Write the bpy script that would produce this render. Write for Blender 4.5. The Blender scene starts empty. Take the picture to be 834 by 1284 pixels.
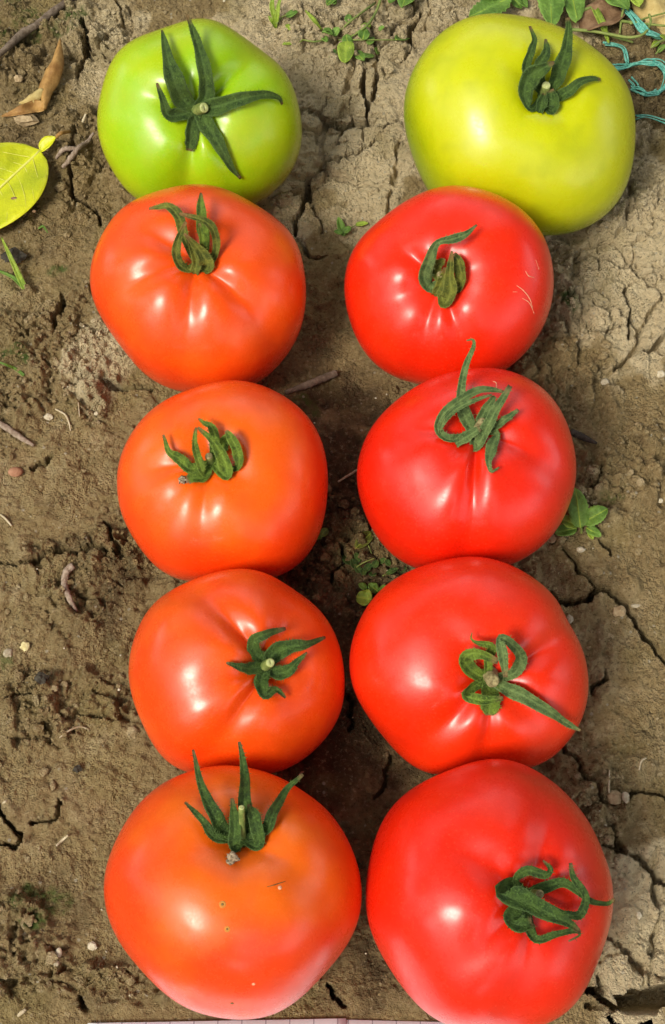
import bpy, bmesh, math, random
import numpy as np
from mathutils import Vector
from mathutils.bvhtree import BVHTree
random.seed(7)
scene = bpy.context.scene
COL = scene.collection
# ---------------------------------------------------------------- camera
PW, PH = 834.0, 1284.0
VFOV = math.radians(42.0); FPX = (PH/2)/math.tan(VFOV/2)
TILT = math.radians(26.0)
CAM = np.array([0.0, -0.2351, 0.4820])
CR = np.array([1.0, 0, 0]); CU = np.array([0, math.cos(TILT), math.sin(TILT)]); CF = np.array([0, math.sin(TILT), -math.cos(TILT)])
def ray(px, py):
    d = CF + CR*((px-PW/2)/FPX) + CU*((PH/2-py)/FPX)
    return d
def at(px, py, z=0.0):
    d = ray(px, py); t = (z-CAM[2])/d[2]
    return CAM + d*t
def proj(P):
    q = np.asarray(P)-CAM
    z = q@CF
    return np.stack([PW/2+FPX*(q@CR)/z, PH/2-FPX*(q@CU)/z], -1)
# ---------------------------------------------------------------- fruit shape
NU, NT = 84, 144
def fruit_local(asp, nexp, dent, grooves, seed, lob=0.012):
    """unit fruit, stem axis +Z, equatorial radius 1"""
    rng = np.random.RandomState(seed)
    u = np.linspace(0, math.pi, NU+1)[1:-1][:, None]; th = (np.arange(NT)*2*math.pi/NT)[None, :]
    s, c = np.sin(u), np.cos(u)
    rho = s**(2/nexp) + 0*th
    z = asp*np.sign(c)*np.abs(c)**(2/nexp) + 0*th
    r0 = rho.copy()
    for k in range(2, 8):
        rho = rho*(1+lob*rng.uniform(-1, 1)*np.cos(k*(th-rng.uniform(0, 6.28)))*r0)
    up = np.clip(c*1.6+0.35, 0, 1)
    f = np.clip(r0/0.33, 0, 1)**1.3*np.clip((1.06-r0)/0.6, 0, 1)**0.8
    f = np.where(c > 0, f, 0)
    g = 0*z
    for (a, d, w) in grooves:
        dt = (th-math.radians(a)+math.pi) % (2*math.pi)-math.pi
        e = np.exp(-np.abs(dt/w)**1.8)
        g = g + d*e
        # swelling of the lobes either side
        g = g - 0.35*d*(np.exp(-((dt-2.6*w)/(1.6*w))**2)+np.exp(-((dt+2.6*w)/(1.6*w))**2))
    z = z - g*f
    rho = rho*(1-0.55*g*up*np.clip(r0*1.4-0.35, 0, 1))
    z = z - dent*np.exp(-(r0/0.26)**2) - 0.5*dent*np.exp(-(r0/0.10)**2)*0
    z = np.where(c < 0, z+0.05*np.exp(-(r0/0.2)**2), z)
    ztop = asp-dent; zbot = -asp+0.05
    V = np.concatenate([np.array([[0, 0, ztop]]), np.stack([rho*np.cos(th), rho*np.sin(th), z], -1).reshape(-1, 3), np.array([[0, 0, zbot]])])
    return V
def basis(cpx, cpy, ax, ay):
    """view frame at a pixel and the fruit axes (a = stem axis leaning by ax, ay in that frame)"""
    v = -ray(cpx, cpy); v /= np.linalg.norm(v)
    r = np.cross(CU, v); r /= np.linalg.norm(r); up = np.cross(v, r)
    a = r*ax+up*ay+v*math.sqrt(max(0.0, 1-ax*ax-ay*ay))
    x = r-a*(r@a); x /= np.linalg.norm(x); y = np.cross(a, x)
    return r, up, v, x, y, a
def warp(psi, co):
    m = co[0]+0*psi
    for k in range(1, (len(co)-1)//2+1):
        m = m+co[2*k-1]*np.cos(k*psi)+co[2*k]*np.sin(k*psi)
    return m
def fruit_world(t):
    """vertices relative to the centre"""
    r, up, v, x, y, a = basis(t['c'][0], t['c'][1], *t['ax'])
    L = fruit_local(t['asp'], t['n'], t['dent'], t['gr'], t['seed'])
    P = L[:, :1]*x+L[:, 1:2]*y+L[:, 2:3]*a
    pr, pu, pv = P@r, P@up, P@v
    m = warp(np.arctan2(pu, pr), t['co'])*1.0
    pr, pu = pr*m, pu*m
    pv = pv*t['co'][0]
    return pr[:, None]*r+pu[:, None]*up+pv[:, None]*v, (r, up, v, x, y, a)
SINK = 0.0015
def place(t):
    P, B = fruit_world(t)
    zc = -P[:, 2].min()-SINK
    C = at(t['c'][0], t['c'][1], zc)
    return P, C, B
# fruit shapes: c = centre in the view used for measuring, ax = lean of the stem axis, co = outline harmonics (m)
FRUIT = {
 'L1': dict(c=(251.1, 144.4), ax=(-0.047, 0.062), asp=0.8, n=2.25, dent=0.15, seed=3,
   gr=[(42, 0.085, 0.224), (165, 0.053, 0.32), (262, 0.076, 0.196), (300, 0.038, 0.192), (100, 0.038, 0.32)],
   co=[0.04215, -0.00045, -0.0024, 0.00228, -0.00065, -0.0, -0.00101, -3e-05, -6e-05, 0.00046, 0.00069, -0.00046, -0.00037]),
 'R1': dict(c=(651.3, 155.9), ax=(0.324, 0.376), asp=0.8, n=2.25, dent=0.15, seed=4,
   gr=[(150, 0.022, 0.4), (230, 0.022, 0.48), (20, 0.022, 0.48), (300, 0.022, 0.4)],
   co=[0.04821, 6e-05, -0.00151, 0.00152, -0.00337, -0.00026, -0.00054, -0.00113, 0.0005, -0.00035, 0.00058, -0.00014, 8e-05]),
 'L2': dict(c=(249.1, 361.7), ax=(-0.034, 0.371), asp=0.78, n=2.25, dent=0.15, seed=5,
   gr=[(40, 0.038, 0.32), (200, 0.053, 0.224), (262, 0.045, 0.208), (318, 0.06, 0.208), (150, 0.053, 0.32), (90, 0.022, 0.32)],
   co=[0.04269, 0.0009, -0.00029, 0.00049, -0.00178, -0.00035, 0.00063, -5e-05, -6e-05, -2e-05, 0.00038, -1e-05, 0.00037]),
 'R2': dict(c=(563.3, 358.7), ax=(-0.107, 0.076), asp=0.78, n=2.25, dent=0.15, seed=6,
   gr=[(140, 0.053, 0.272), (252, 0.038, 0.192), (287, 0.038, 0.192), (20, 0.03, 0.384), (200, 0.022, 0.32), (75, 0.03, 0.352)],
   co=[0.04126, -5e-05, -0.00108, 0.00123, 0.00146, -0.00051, -0.00016, -0.00026, 0.00016, 0.0001, 0.00023, -0.00016, -0.00027]),
 'L3': dict(c=(280.2, 603.6), ax=(-0.173, 0.27), asp=0.78, n=2.25, dent=0.15, seed=7,
   gr=[(185, 0.053, 0.256), (262, 0.038, 0.208), (100, 0.03, 0.32), (330, 0.022, 0.4), (225, 0.03, 0.24)],
   co=[0.03963, 0.00055, -0.00098, 0.00029, -6e-05, -0.00049, -0.00051, -0.00072, -0.0005, -0.00035, 0.00052, 0.00041, 0.00021]),
 'R3': dict(c=(584.5, 589.5), ax=(0.124, 0.478), asp=0.8, n=2.25, dent=0.15, seed=8,
   gr=[(268, 0.076, 0.126), (175, 0.045, 0.256), (340, 0.038, 0.224), (55, 0.022, 0.32), (225, 0.022, 0.32)],
   co=[0.0404, 0.00047, -0.00057, 0.00056, 0.00205, -0.00033, -0.00015, -0.00014, -0.00052, -7e-05, 0.00012, 0.00022, -0.00018]),
 'L4': dict(c=(297.1, 844.2), ax=(0.363, 0.083), asp=0.84, n=2.25, dent=0.15, seed=9,
   gr=[(128, 0.093, 0.21), (240, 0.085, 0.224), (200, 0.038, 0.224), (350, 0.03, 0.32), (60, 0.03, 0.32)],
   co=[0.0374, 1e-05, -0.0003, 0.00136, -0.00038, 0.00041, -0.00033, -0.00022, -0.00071, -0.0, 0.0003, 0.00046, 5e-05]),
 'R4': dict(c=(588.7, 834.7), ax=(0.261, -0.158), asp=0.78, n=2.25, dent=0.15, seed=10,
   gr=[(25, 0.076, 0.196), (225, 0.06, 0.224), (268, 0.045, 0.16), (130, 0.03, 0.32), (320, 0.03, 0.24)],
   co=[0.04015, -0.00025, -0.00044, 0.00156, -0.00125, -0.00014, -0.00089, -0.00053, -0.00075, -0.00038, 0.00016, -0.00015, 0.00024]),
 'L5': dict(c=(292.1, 1119.4), ax=(0.079, 0.469), asp=0.94, n=2.25, dent=0.15, seed=11,
   gr=[(120, 0.038, 0.352), (50, 0.045, 0.32), (270, 0.03, 0.48), (200, 0.03, 0.4), (330, 0.03, 0.32)],
   co=[0.03958, 0.0001, 0.00135, 0.0012, -0.00109, -1e-05, 0.00037, 0.00046, -9e-05, -0.0004, -0.00014, -4e-05, -0.00039]),
 'R5': dict(c=(613.0, 1124.2), ax=(0.386, 0.016), asp=0.9, n=2.25, dent=0.15, seed=12,
   gr=[(150, 0.045, 0.288), (225, 0.045, 0.256), (265, 0.038, 0.224), (75, 0.038, 0.32), (25, 0.038, 0.288)],
   co=[0.04079, -0.00019, 0.00099, -0.00183, -2e-05, -0.00039, 0.00012, -4e-05, -0.00056, 6e-05, -0.00012, -4e-05, 0.00075]),
}
# ---------------------------------------------------------------- camera, sky, sun, exposure
camd = bpy.data.cameras.new('camera'); cam = bpy.data.objects.new('camera', camd); COL.objects.link(cam)
cam.location = CAM; cam.rotation_euler = (TILT, 0, 0)
camd.sensor_fit = 'VERTICAL'; camd.angle = VFOV; camd.sensor_height = 24.0
camd.lens = 12.0/math.tan(VFOV/2)
camd.clip_start = 0.01; camd.clip_end = 500
scene.camera = cam
SUN_EL, SUN_AZ = math.radians(49), math.radians(226)      # azimuth: direction the light comes from, ccw from +X
sdir = Vector((math.cos(SUN_EL)*math.cos(SUN_AZ), math.cos(SUN_EL)*math.sin(SUN_AZ), math.sin(SUN_EL)))
w = bpy.data.worlds.new('World'); scene.world = w; w.use_nodes = True
nt = w.node_tree; nt.nodes.clear()
wo = nt.nodes.new('ShaderNodeOutputWorld'); bg = nt.nodes.new('ShaderNodeBackground')
sky = nt.nodes.new('ShaderNodeTexSky'); sky.sky_type = 'NISHITA'; sky.sun_disc = False
sky.sun_elevation = SUN_EL; sky.sun_rotation = math.pi/2-SUN_AZ
sky.air_density = 1.0; sky.dust_density = 3.0; sky.ozone_density = 1.0
hs = nt.nodes.new('ShaderNodeHueSaturation'); hs.inputs['Saturation'].default_value = 0.12; hs.inputs['Value'].default_value = 1.0
tc = nt.nodes.new('ShaderNodeTexCoord'); cn = nt.nodes.new('ShaderNodeTexNoise')
cn.inputs['Scale'].default_value = 1.9; cn.inputs['Detail'].default_value = 4; cn.inputs['Distortion'].default_value = 0.4
cr = nt.nodes.new('ShaderNodeMapRange'); cr.inputs[1].default_value = 0.51; cr.inputs[2].default_value = 0.64; cr.inputs[3].default_value = 0.28; cr.inputs[4].default_value = 5.5
mu = nt.nodes.new('ShaderNodeVectorMath'); mu.operation = 'SCALE'
nt.links.new(tc.outputs['Generated'], cn.inputs['Vector']); nt.links.new(cn.outputs['Fac'], cr.inputs[0])
nt.links.new(sky.outputs[0], hs.inputs['Color']); nt.links.new(hs.outputs[0], mu.inputs[0]); nt.links.new(cr.outputs[0], mu.inputs['Scale'])
nt.links.new(mu.outputs[0], bg.inputs[0]); nt.links.new(bg.outputs[0], wo.inputs[0])
bg.inputs[1].default_value = 0.080
sd = bpy.data.lights.new('sun', 'SUN'); sd.energy = 3.1; sd.angle = math.radians(18); sd.color = (1.0, 0.94, 0.82)
so = bpy.data.objects.new('sun', sd); COL.objects.link(so); so.location = sdir*3
so.rotation_euler = sdir.to_track_quat('Z', 'Y').to_euler()
vs = scene.view_settings
scene.display_settings.display_device = 'sRGB'
vs.view_transform = 'Standard'; vs.look = 'None'; vs.gamma = 1; vs.exposure = 0.20; vs.use_curve_mapping = False
scene.render.resolution_x = 665; scene.render.resolution_y = 1024
# ---------------------------------------------------------------- materials
def newmat(name):
    m = bpy.data.materials.new(name); m.use_nodes = True
    nt = m.node_tree
    return m, nt, nt.nodes['Principled BSDF']
def N(nt, typ, **kw):
    n = nt.nodes.new(typ)
    for k, v in kw.items():
        if k in n.inputs: n.inputs[k].default_value = v
        else: setattr(n, k, v)
    return n
def mixc(nt, fac, a, b, blend='MIX'):
    n = nt.nodes.new('ShaderNodeMix'); n.data_type = 'RGBA'; n.blend_type = blend; n.clamp_factor = True
    for sock, v in ((n.inputs[0], fac), (n.inputs[6], a), (n.inputs[7], b)):
        if hasattr(v, 'links'): nt.links.new(v, sock)
        else: sock.default_value = v if not isinstance(v, tuple) else (*v, 1)
    return n.outputs[2]
def ramp(nt, src, lo, hi, a=0.0, b=1.0):
    n = nt.nodes.new('ShaderNodeMapRange'); n.interpolation_type = 'SMOOTHSTEP'
    nt.links.new(src, n.inputs[0])
    for i, v in enumerate((lo, hi, a, b)): n.inputs[i+1].default_value = v
    return n.outputs[0]
def math_(nt, op, a, b=None):
    n = nt.nodes.new('ShaderNodeMath'); n.operation = op
    for s, v in ((n.inputs[0], a), (n.inputs[1], b)):
        if v is None: continue
        if hasattr(v, 'links'): nt.links.new(v, s)
        else: s.default_value = v
    return n.outputs[0]
def noise(nt, scale, detail=3, rough=0.55, coord=None, dist=0.0):
    n = N(nt, 'ShaderNodeTexNoise', Scale=scale, Detail=detail, Roughness=rough, Distortion=dist)
    if coord is not None: nt.links.new(coord, n.inputs['Vector'])
    return n.outputs['Fac']
def attr(nt, name):
    n = nt.nodes.new('ShaderNodeAttribute'); n.attribute_name = name
    return n.outputs['Fac']
def bump(nt, bsdf, h, strength, dist):
    b = N(nt, 'ShaderNodeBump', Strength=strength, Distance=dist)
    nt.links.new(h, b.inputs['Height']); nt.links.new(b.outputs[0], bsdf.inputs['Normal'])

def skin(name, base, shoulder, blush, lo=0.15, hi=0.95, blush_amt=0.5, rough=0.46, sss=0.12, seed=0.0):
    """fruit skin: base colour, colour round the stem, blotchy blush"""
    m, nt, b = newmat(name)
    tc = N(nt, 'ShaderNodeTexCoord')
    mp = N(nt, 'ShaderNodeMapping'); mp.inputs['Location'].default_value = (seed, seed*0.7, -seed)
    nt.links.new(tc.outputs['Object'], mp.inputs[0]); co = mp.outputs[0]
    ax = attr(nt, 'axial')
    n1 = noise(nt, 32, 3, 0.5, co); n2 = noise(nt, 75, 3, 0.5, co)
    a2 = math_(nt, 'ADD', ax, math_(nt, 'MULTIPLY', math_(nt, 'SUBTRACT', n1, 0.5), 0.9))
    c = mixc(nt, ramp(nt, a2, lo, hi), base, shoulder)
    c = mixc(nt, math_(nt, 'MULTIPLY', ramp(nt, n1, 0.46, 0.68), blush_amt), c, blush)
    c = mixc(nt, math_(nt, 'MULTIPLY', ramp(nt, n2, 0.5, 0.75), 0.22), c, tuple(v*0.75 for v in base))
    vor = N(nt, 'ShaderNodeTexVoronoi', Scale=650.0); nt.links.new(co, vor.inputs['Vector'])
    sp = ramp(nt, vor.outputs['Distance'], 0.10, 0.20, 1, 0)
    c = mixc(nt, math_(nt, 'MULTIPLY', sp, 0.05), c, (0.95, 0.55, 0.22))
    c = mixc(nt, math_(nt, 'MULTIPLY', ramp(nt, noise(nt, 1100, 3, 0.6, co), 0.5, 0.7), 0.16), c, tuple(min(1, v*1.25+0.02) for v in blush))
    nt.links.new(c, b.inputs['Base Color'])
    b.inputs['Roughness'].default_value = rough
    rr = ramp(nt, noise(nt, 140, 3, 0.6, co), 0.3, 0.7, rough-0.03, rough+0.07); nt.links.new(rr, b.inputs['Roughness'])
    b.inputs['Subsurface Weight'].default_value = sss
    b.inputs['Subsurface Radius'].default_value = (1.0, 0.35, 0.12); b.inputs['Subsurface Scale'].default_value = 0.004
    b.inputs['Specular IOR Level'].default_value = 0.15
    b.inputs['Coat Weight'].default_value = 0.9; b.inputs['Coat Roughness'].default_value = 0.24; b.inputs['Coat IOR'].default_value = 1.45
    cro = ramp(nt, math_(nt, 'ADD', math_(nt, 'MULTIPLY', noise(nt, 75, 4, 0.6, co), 0.7), math_(nt, 'MULTIPLY', noise(nt, 900, 3, 0.6, co), 0.3)), 0.36, 0.64, 0.21, 0.37); nt.links.new(cro, b.inputs['Coat Roughness'])
    h = math_(nt, 'ADD', math_(nt, 'MULTIPLY', noise(nt, 60, 2, 0.5, co), 1.0), math_(nt, 'MULTIPLY', noise(nt, 1300, 2, 0.5, co), 0.06))
    bump(nt, b, h, 0.16, 0.005)
    return m

def leafy(name, dark, light, tip, rough=0.6, scale=600, tipat=0.86, trans=0.0, speck=0.35):
    m, nt, b = newmat(name)
    tc = N(nt, 'ShaderNodeTexCoord'); co = tc.outputs['Object']
    n1 = noise(nt, scale, 4, 0.65, co); n2 = noise(nt, scale*0.22, 3, 0.5, co)
    c = mixc(nt, ramp(nt, n2, 0.3, 0.7), dark, light)
    c = mixc(nt, math_(nt, 'MULTIPLY', ramp(nt, n1, 0.5, 0.72), speck), c, tuple(min(1, v*2.2+0.02) for v in light))
    c = mixc(nt, math_(nt, 'MULTIPLY', ramp(nt, n1, 0.48, 0.28), speck), c, tuple(v*0.4 for v in dark))
    c = mixc(nt, math_(nt, 'MULTIPLY', ramp(nt, attr(nt, 'edge'), 0.8, 1.0), 0.32), c, tuple(min(1, v*1.9+0.04) for v in light))
    c = mixc(nt, math_(nt, 'MULTIPLY', ramp(nt, attr(nt, 'edge'), 0.28, 0.0), 0.4), c, tuple(min(1, v*1.5+0.015) for v in light))
    if tip is not None:
        tt = math_(nt, 'ADD', attr(nt, 'along'), math_(nt, 'MULTIPLY', math_(nt, 'SUBTRACT', n2, 0.5), 0.15))
        c = mixc(nt, ramp(nt, tt, tipat, tipat+0.12), c, tip)
    nt.links.new(c, b.inputs['Base Color']); b.inputs['Roughness'].default_value = rough
    b.inputs['Specular IOR Level'].default_value = 0.3
    if trans:
        b.inputs['Subsurface Weight'].default_value = trans; b.inputs['Subsurface Radius'].default_value = (0.6, 1, 0.2); b.inputs['Subsurface Scale'].default_value = 0.002
    bump(nt, b, n1, 0.8, 0.0012)
    return m

def plain(name, a, bcol, scale=300, rough=0.8, stretch=None, bmp=0.4, bdist=0.0006):
    m, nt, b = newmat(name)
    tc = N(nt, 'ShaderNodeTexCoord'); co = tc.outputs['Object']
    n1 = noise(nt, scale, 5, 0.65, co)
    c = mixc(nt, ramp(nt, n1, 0.3, 0.7), a, bcol)
    nt.links.new(c, b.inputs['Base Color']); b.inputs['Roughness'].default_value = rough
    b.inputs['Specular IOR Level'].default_value = 0.25
    bump(nt, b, n1, bmp, bdist)
    return m

def soil_mat():
    m, nt, b = newmat('soil')
    tc = N(nt, 'ShaderNodeTexCoord'); co = tc.outputs['Object']
    dry = attr(nt, 'dry')  # soil tone: dryness, with shade between the fruit painted in
    nA = noise(nt, 16, 5, 0.6, co, 0.3); nB = noise(nt, 110, 5, 0.65, co); nC = noise(nt, 620, 5, 0.75, co); nD = noise(nt, 2400, 2, 0.6, co)
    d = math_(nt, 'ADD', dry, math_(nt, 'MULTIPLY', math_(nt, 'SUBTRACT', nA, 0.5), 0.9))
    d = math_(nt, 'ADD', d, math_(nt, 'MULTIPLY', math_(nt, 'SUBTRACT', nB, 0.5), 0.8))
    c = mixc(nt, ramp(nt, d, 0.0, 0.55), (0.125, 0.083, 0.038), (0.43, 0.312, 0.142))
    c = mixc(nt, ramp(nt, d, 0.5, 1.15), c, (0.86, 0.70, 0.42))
    # olive and rusty tints
    c = mixc(nt, math_(nt, 'MULTIPLY', ramp(nt, noise(nt, 30, 3, 0.5, co), 0.5, 0.7), 0.4), c, (0.36, 0.285, 0.10))
    c = mixc(nt, math_(nt, 'MULTIPLY', ramp(nt, noise(nt, 55, 3, 0.5, co), 0.55, 0.72), 0.15), c, (0.42, 0.25, 0.11))
    c = mixc(nt, math_(nt, 'MULTIPLY', ramp(nt, nC, 0.54, 0.70), 0.5), c, (0.78, 0.64, 0.40))
    c = mixc(nt, math_(nt, 'MULTIPLY', ramp(nt, nC, 0.47, 0.33), 0.75), c, (0.085, 0.052, 0.021))
    c = mixc(nt, math_(nt, 'MULTIPLY', ramp(nt, attr(nt, 'moss'), 0.2, 0.9), ramp(nt, nB, 0.4, 0.65)), c, (0.10, 0.15, 0.03))
    v = N(nt, 'ShaderNodeTexVoronoi', Scale=330.0); nt.links.new(co, v.inputs['Vector'])
    sel = N(nt, 'ShaderNodeSeparateColor'); nt.links.new(v.outputs['Color'], sel.inputs[0])
    fl = math_(nt, 'MULTIPLY', ramp(nt, v.outputs['Distance'], 0.16, 0.26, 1, 0), ramp(nt, sel.outputs[0], 0.90, 0.93))
    c = mixc(nt, math_(nt, 'MULTIPLY', fl, 0.75), c, (0.62, 0.55, 0.40))
    nt.links.new(c, b.inputs['Base Color'])
    b.inputs['Roughness'].default_value = 0.92; b.inputs['Specular IOR Level'].default_value = 0.2
    h = math_(nt, 'ADD', math_(nt, 'MULTIPLY', nC, 1.0), math_(nt, 'MULTIPLY', nD, 0.45))
    h = math_(nt, 'ADD', h, math_(nt, 'MULTIPLY', nB, 1.0))
    wn = N(nt, 'ShaderNodeTexNoise', Scale=900.0, Detail=2.0); nt.links.new(co, wn.inputs['Vector'])
    wm = N(nt, 'ShaderNodeVectorMath', operation='SCALE'); nt.links.new(wn.outputs['Color'], wm.inputs[0]); wm.inputs['Scale'].default_value = 0.0011
    wa = N(nt, 'ShaderNodeVectorMath', operation='ADD'); nt.links.new(co, wa.inputs[0]); nt.links.new(wm.outputs[0], wa.inputs[1])
    gran = ramp(nt, noise(nt, 45, 3, 0.6, co), 0.38, 0.62)
    for sc_, am in ((620.0, 0.75), (1150.0, 0.45)):
        vv = N(nt, 'ShaderNodeTexVoronoi', Scale=sc_); nt.links.new(wa.outputs[0], vv.inputs['Vector'])
        h = math_(nt, 'SUBTRACT', h, math_(nt, 'MULTIPLY', math_(nt, 'MULTIPLY', vv.outputs['Distance'], gran), am))
    bump(nt, b, h, 1.0, 0.0036)
    return m

def paper_mat():
    m, nt, b = newmat('squared_paper')
    tc = N(nt, 'ShaderNodeTexCoord'); sx = N(nt, 'ShaderNodeSeparateXYZ'); nt.links.new(tc.outputs['Object'], sx.inputs[0])
    c = (0.88, 0.91, 0.95)
    for o, off in ((0, 0.0), (1, 0.0022)):
        f = math_(nt, 'FRACT', math_(nt, 'DIVIDE', math_(nt, 'ADD', sx.outputs[o], 10.0+off), 0.0081))
        line = ramp(nt, math_(nt, 'ABSOLUTE', math_(nt, 'SUBTRACT', f, 0.5)), 0.015, 0.035, 1, 0)
        c = mixc(nt, math_(nt, 'MULTIPLY', line, 0.6), c, (0.16, 0.17, 0.26))
    nt.links.new(c, b.inputs['Base Color']); b.inputs['Roughness'].default_value = 0.6
    return m

M = {}
M['soil'] = soil_mat()
M['paper'] = paper_mat()
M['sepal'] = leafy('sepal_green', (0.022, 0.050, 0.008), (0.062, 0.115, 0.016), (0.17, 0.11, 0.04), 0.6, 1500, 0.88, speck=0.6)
M['sepal_light'] = leafy('sepal_fresh_green', (0.050, 0.092, 0.009), (0.150, 0.225, 0.022), (0.22, 0.14, 0.05), 0.6, 1400, 0.88, speck=0.4)
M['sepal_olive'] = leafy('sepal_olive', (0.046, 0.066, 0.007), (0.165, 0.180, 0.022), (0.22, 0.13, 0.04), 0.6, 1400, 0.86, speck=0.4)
M['sepal_grey'] = leafy('sepal_grey_green', (0.048, 0.090, 0.024), (0.140, 0.205, 0.060), (0.24, 0.17, 0.07), 0.62, 1500, 0.90, speck=0.4)
M['stub'] = plain('stem_stub', (0.10, 0.15, 0.03), (0.24, 0.27, 0.07), 500)
M['stub_cut'] = plain('stem_cut', (0.34, 0.40, 0.12), (0.50, 0.52, 0.24), 900, 0.6)
M['stub_dry'] = plain('stem_dry', (0.14, 0.11, 0.045), (0.38, 0.32, 0.15), 700)
M['withered'] = plain('withered_petal', (0.10, 0.065, 0.035), (0.48, 0.38, 0.25), 1100)
M['scar_halo'] = plain('skin_scar_halo', (0.62, 0.18, 0.02), (0.52, 0.26, 0.06), 900)
M['scar'] = plain('skin_scar', (0.10, 0.055, 0.016), (0.24, 0.15, 0.05), 1500)
M['scratch'] = plain('skin_scratch', (0.70, 0.25, 0.12), (0.80, 0.48, 0.30), 1500)
M['weed'] = leafy('weed_leaf', (0.060, 0.130, 0.014), (0.150, 0.265, 0.040), None, 0.5, 500, trans=0.15, speck=0.2)
M['weed_light'] = leafy('weed_leaf_light', (0.13, 0.21, 0.018), (0.28, 0.38, 0.04), None, 0.5, 500, trans=0.15, speck=0.2)
M['weed_stem'] = plain('weed_stem', (0.13, 0.19, 0.04), (0.26, 0.30, 0.08), 300, 0.6)
M['yellow_leaf'] = leafy('yellow_leaf', (0.32, 0.37, 0.008), (0.50, 0.52, 0.010), None, 0.38, 160, trans=0.1, speck=0.06)
M['yellow_rib'] = plain('yellow_rib', (0.62, 0.62, 0.10), (0.72, 0.70, 0.20), 300, 0.5)
M['brown_leaf'] = plain('brown_leaf', (0.22, 0.105, 0.028), (0.46, 0.27, 0.085), 120, 0.6, bmp=0.5, bdist=0.002)
M['tan_leaf'] = plain('tan_leaf', (0.42, 0.30, 0.10), (0.60, 0.48, 0.20), 120, 0.65, bmp=0.5, bdist=0.002)
M['rust_leaf'] = plain('rust_leaf', (0.14, 0.075, 0.035), (0.30, 0.185, 0.10), 200, 0.8, bmp=0.6, bdist=0.002)
M['twig'] = plain('twig_bark', (0.10, 0.070, 0.045), (0.24, 0.185, 0.135), 420, 0.85, bmp=0.7, bdist=0.0012)
M['twig_dark'] = plain('twig_dark', (0.04, 0.03, 0.022), (0.10, 0.08, 0.06), 420, 0.85, bmp=0.7, bdist=0.0012)
M['root'] = plain('dry_root', (0.20, 0.14, 0.095), (0.42, 0.33, 0.25), 600, 0.85, bmp=0.7, bdist=0.0012)
M['straw'] = plain('straw', (0.38, 0.30, 0.17), (0.60, 0.52, 0.36), 500, 0.7)
M['twine'] = plain('turquoise_twine', (0.05, 0.29, 0.22), (0.22, 0.54, 0.43), 700, 0.45)
for nm, a, b_ in (('red', (0.30, 0.14, 0.075), (0.42, 0.22, 0.13)), ('white', (0.42, 0.35, 0.22), (0.72, 0.66, 0.50)), ('yellow', (0.55, 0.46, 0.20), (0.74, 0.66, 0.36)),
                  ('grey', (0.31, 0.26, 0.17), (0.52, 0.45, 0.32)), ('tan', (0.30, 0.21, 0.11), (0.46, 0.35, 0.20)), ('black', (0.025, 0.021, 0.014), (0.075, 0.064, 0.045))):
    M['peb_'+nm] = plain('pebble_'+nm, a, b_, 500, 0.75, bmp=0.5, bdist=0.001)
# ---------------------------------------------------------------- mesh helpers
def mesh_obj(name, V, F, mat, parent=None, smooth=True, attrs=None, origin=(0, 0, 0)):
    me = bpy.data.meshes.new(name)
    V = np.asarray(V, dtype=float)-np.asarray(origin, dtype=float)
    me.from_pydata(V.tolist(), [], F); me.update()
    me.materials.append(M[mat] if isinstance(mat, str) else mat)
    if smooth: me.polygons.foreach_set('use_smooth', [True]*len(me.polygons))
    for k, a in (attrs or {}).items():
        at_ = me.attributes.new(k, 'FLOAT', 'POINT'); at_.data.foreach_set('value', np.asarray(a, dtype=np.float32))
    o = bpy.data.objects.new(name, me); COL.objects.link(o)
    if parent is not None: o.parent = parent
    else: o.location = origin
    return o
def thing(name, loc, label, cat, group=None):
    o = bpy.data.objects.new(name, None); COL.objects.link(o); o.location = loc; o.empty_display_size = 0.01
    return tag(o, label, cat, group)
def tag(o, label, cat, group=None):
    o['label'] = label; o['category'] = cat
    if group: o['group'] = group
    return o
class MB:
    def __init__(s): s.V = []; s.F = []; s.A = {}
    def add(s, V, F, **at_):
        b = len(s.V); s.V += [tuple(v) for v in V]; s.F += [tuple(i+b for i in f) for f in F]
        n = len(V)
        for k in set(list(s.A)+list(at_)):
            s.A.setdefault(k, [0.0]*b)
            s.A[k] += list(at_[k]) if k in at_ else [0.0]*n
    def build(s, name, mat, parent=None, origin=(0, 0, 0), smooth=True):
        return mesh_obj(name, s.V, s.F, mat, parent, smooth, s.A, origin)
def spline(P, n):
    """Catmull-Rom through rows of P, n samples"""
    P = np.asarray(P, dtype=float)
    if len(P) == 2: return P[0]+(P[1]-P[0])*np.linspace(0, 1, n)[:, None]
    Q = np.vstack([2*P[0]-P[1], P, 2*P[-1]-P[-2]])
    out = []
    for t in np.linspace(0, len(P)-1-1e-6, n):
        i = int(t); f = t-i; a, b, c, d = Q[i:i+4]
        out.append(0.5*((2*b)+(-a+c)*f+(2*a-5*b+4*c-d)*f*f+(-a+3*b-3*c+d)*f**3))
    return np.array(out)
def unit(v): return v/max(1e-9, np.linalg.norm(v))
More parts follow.
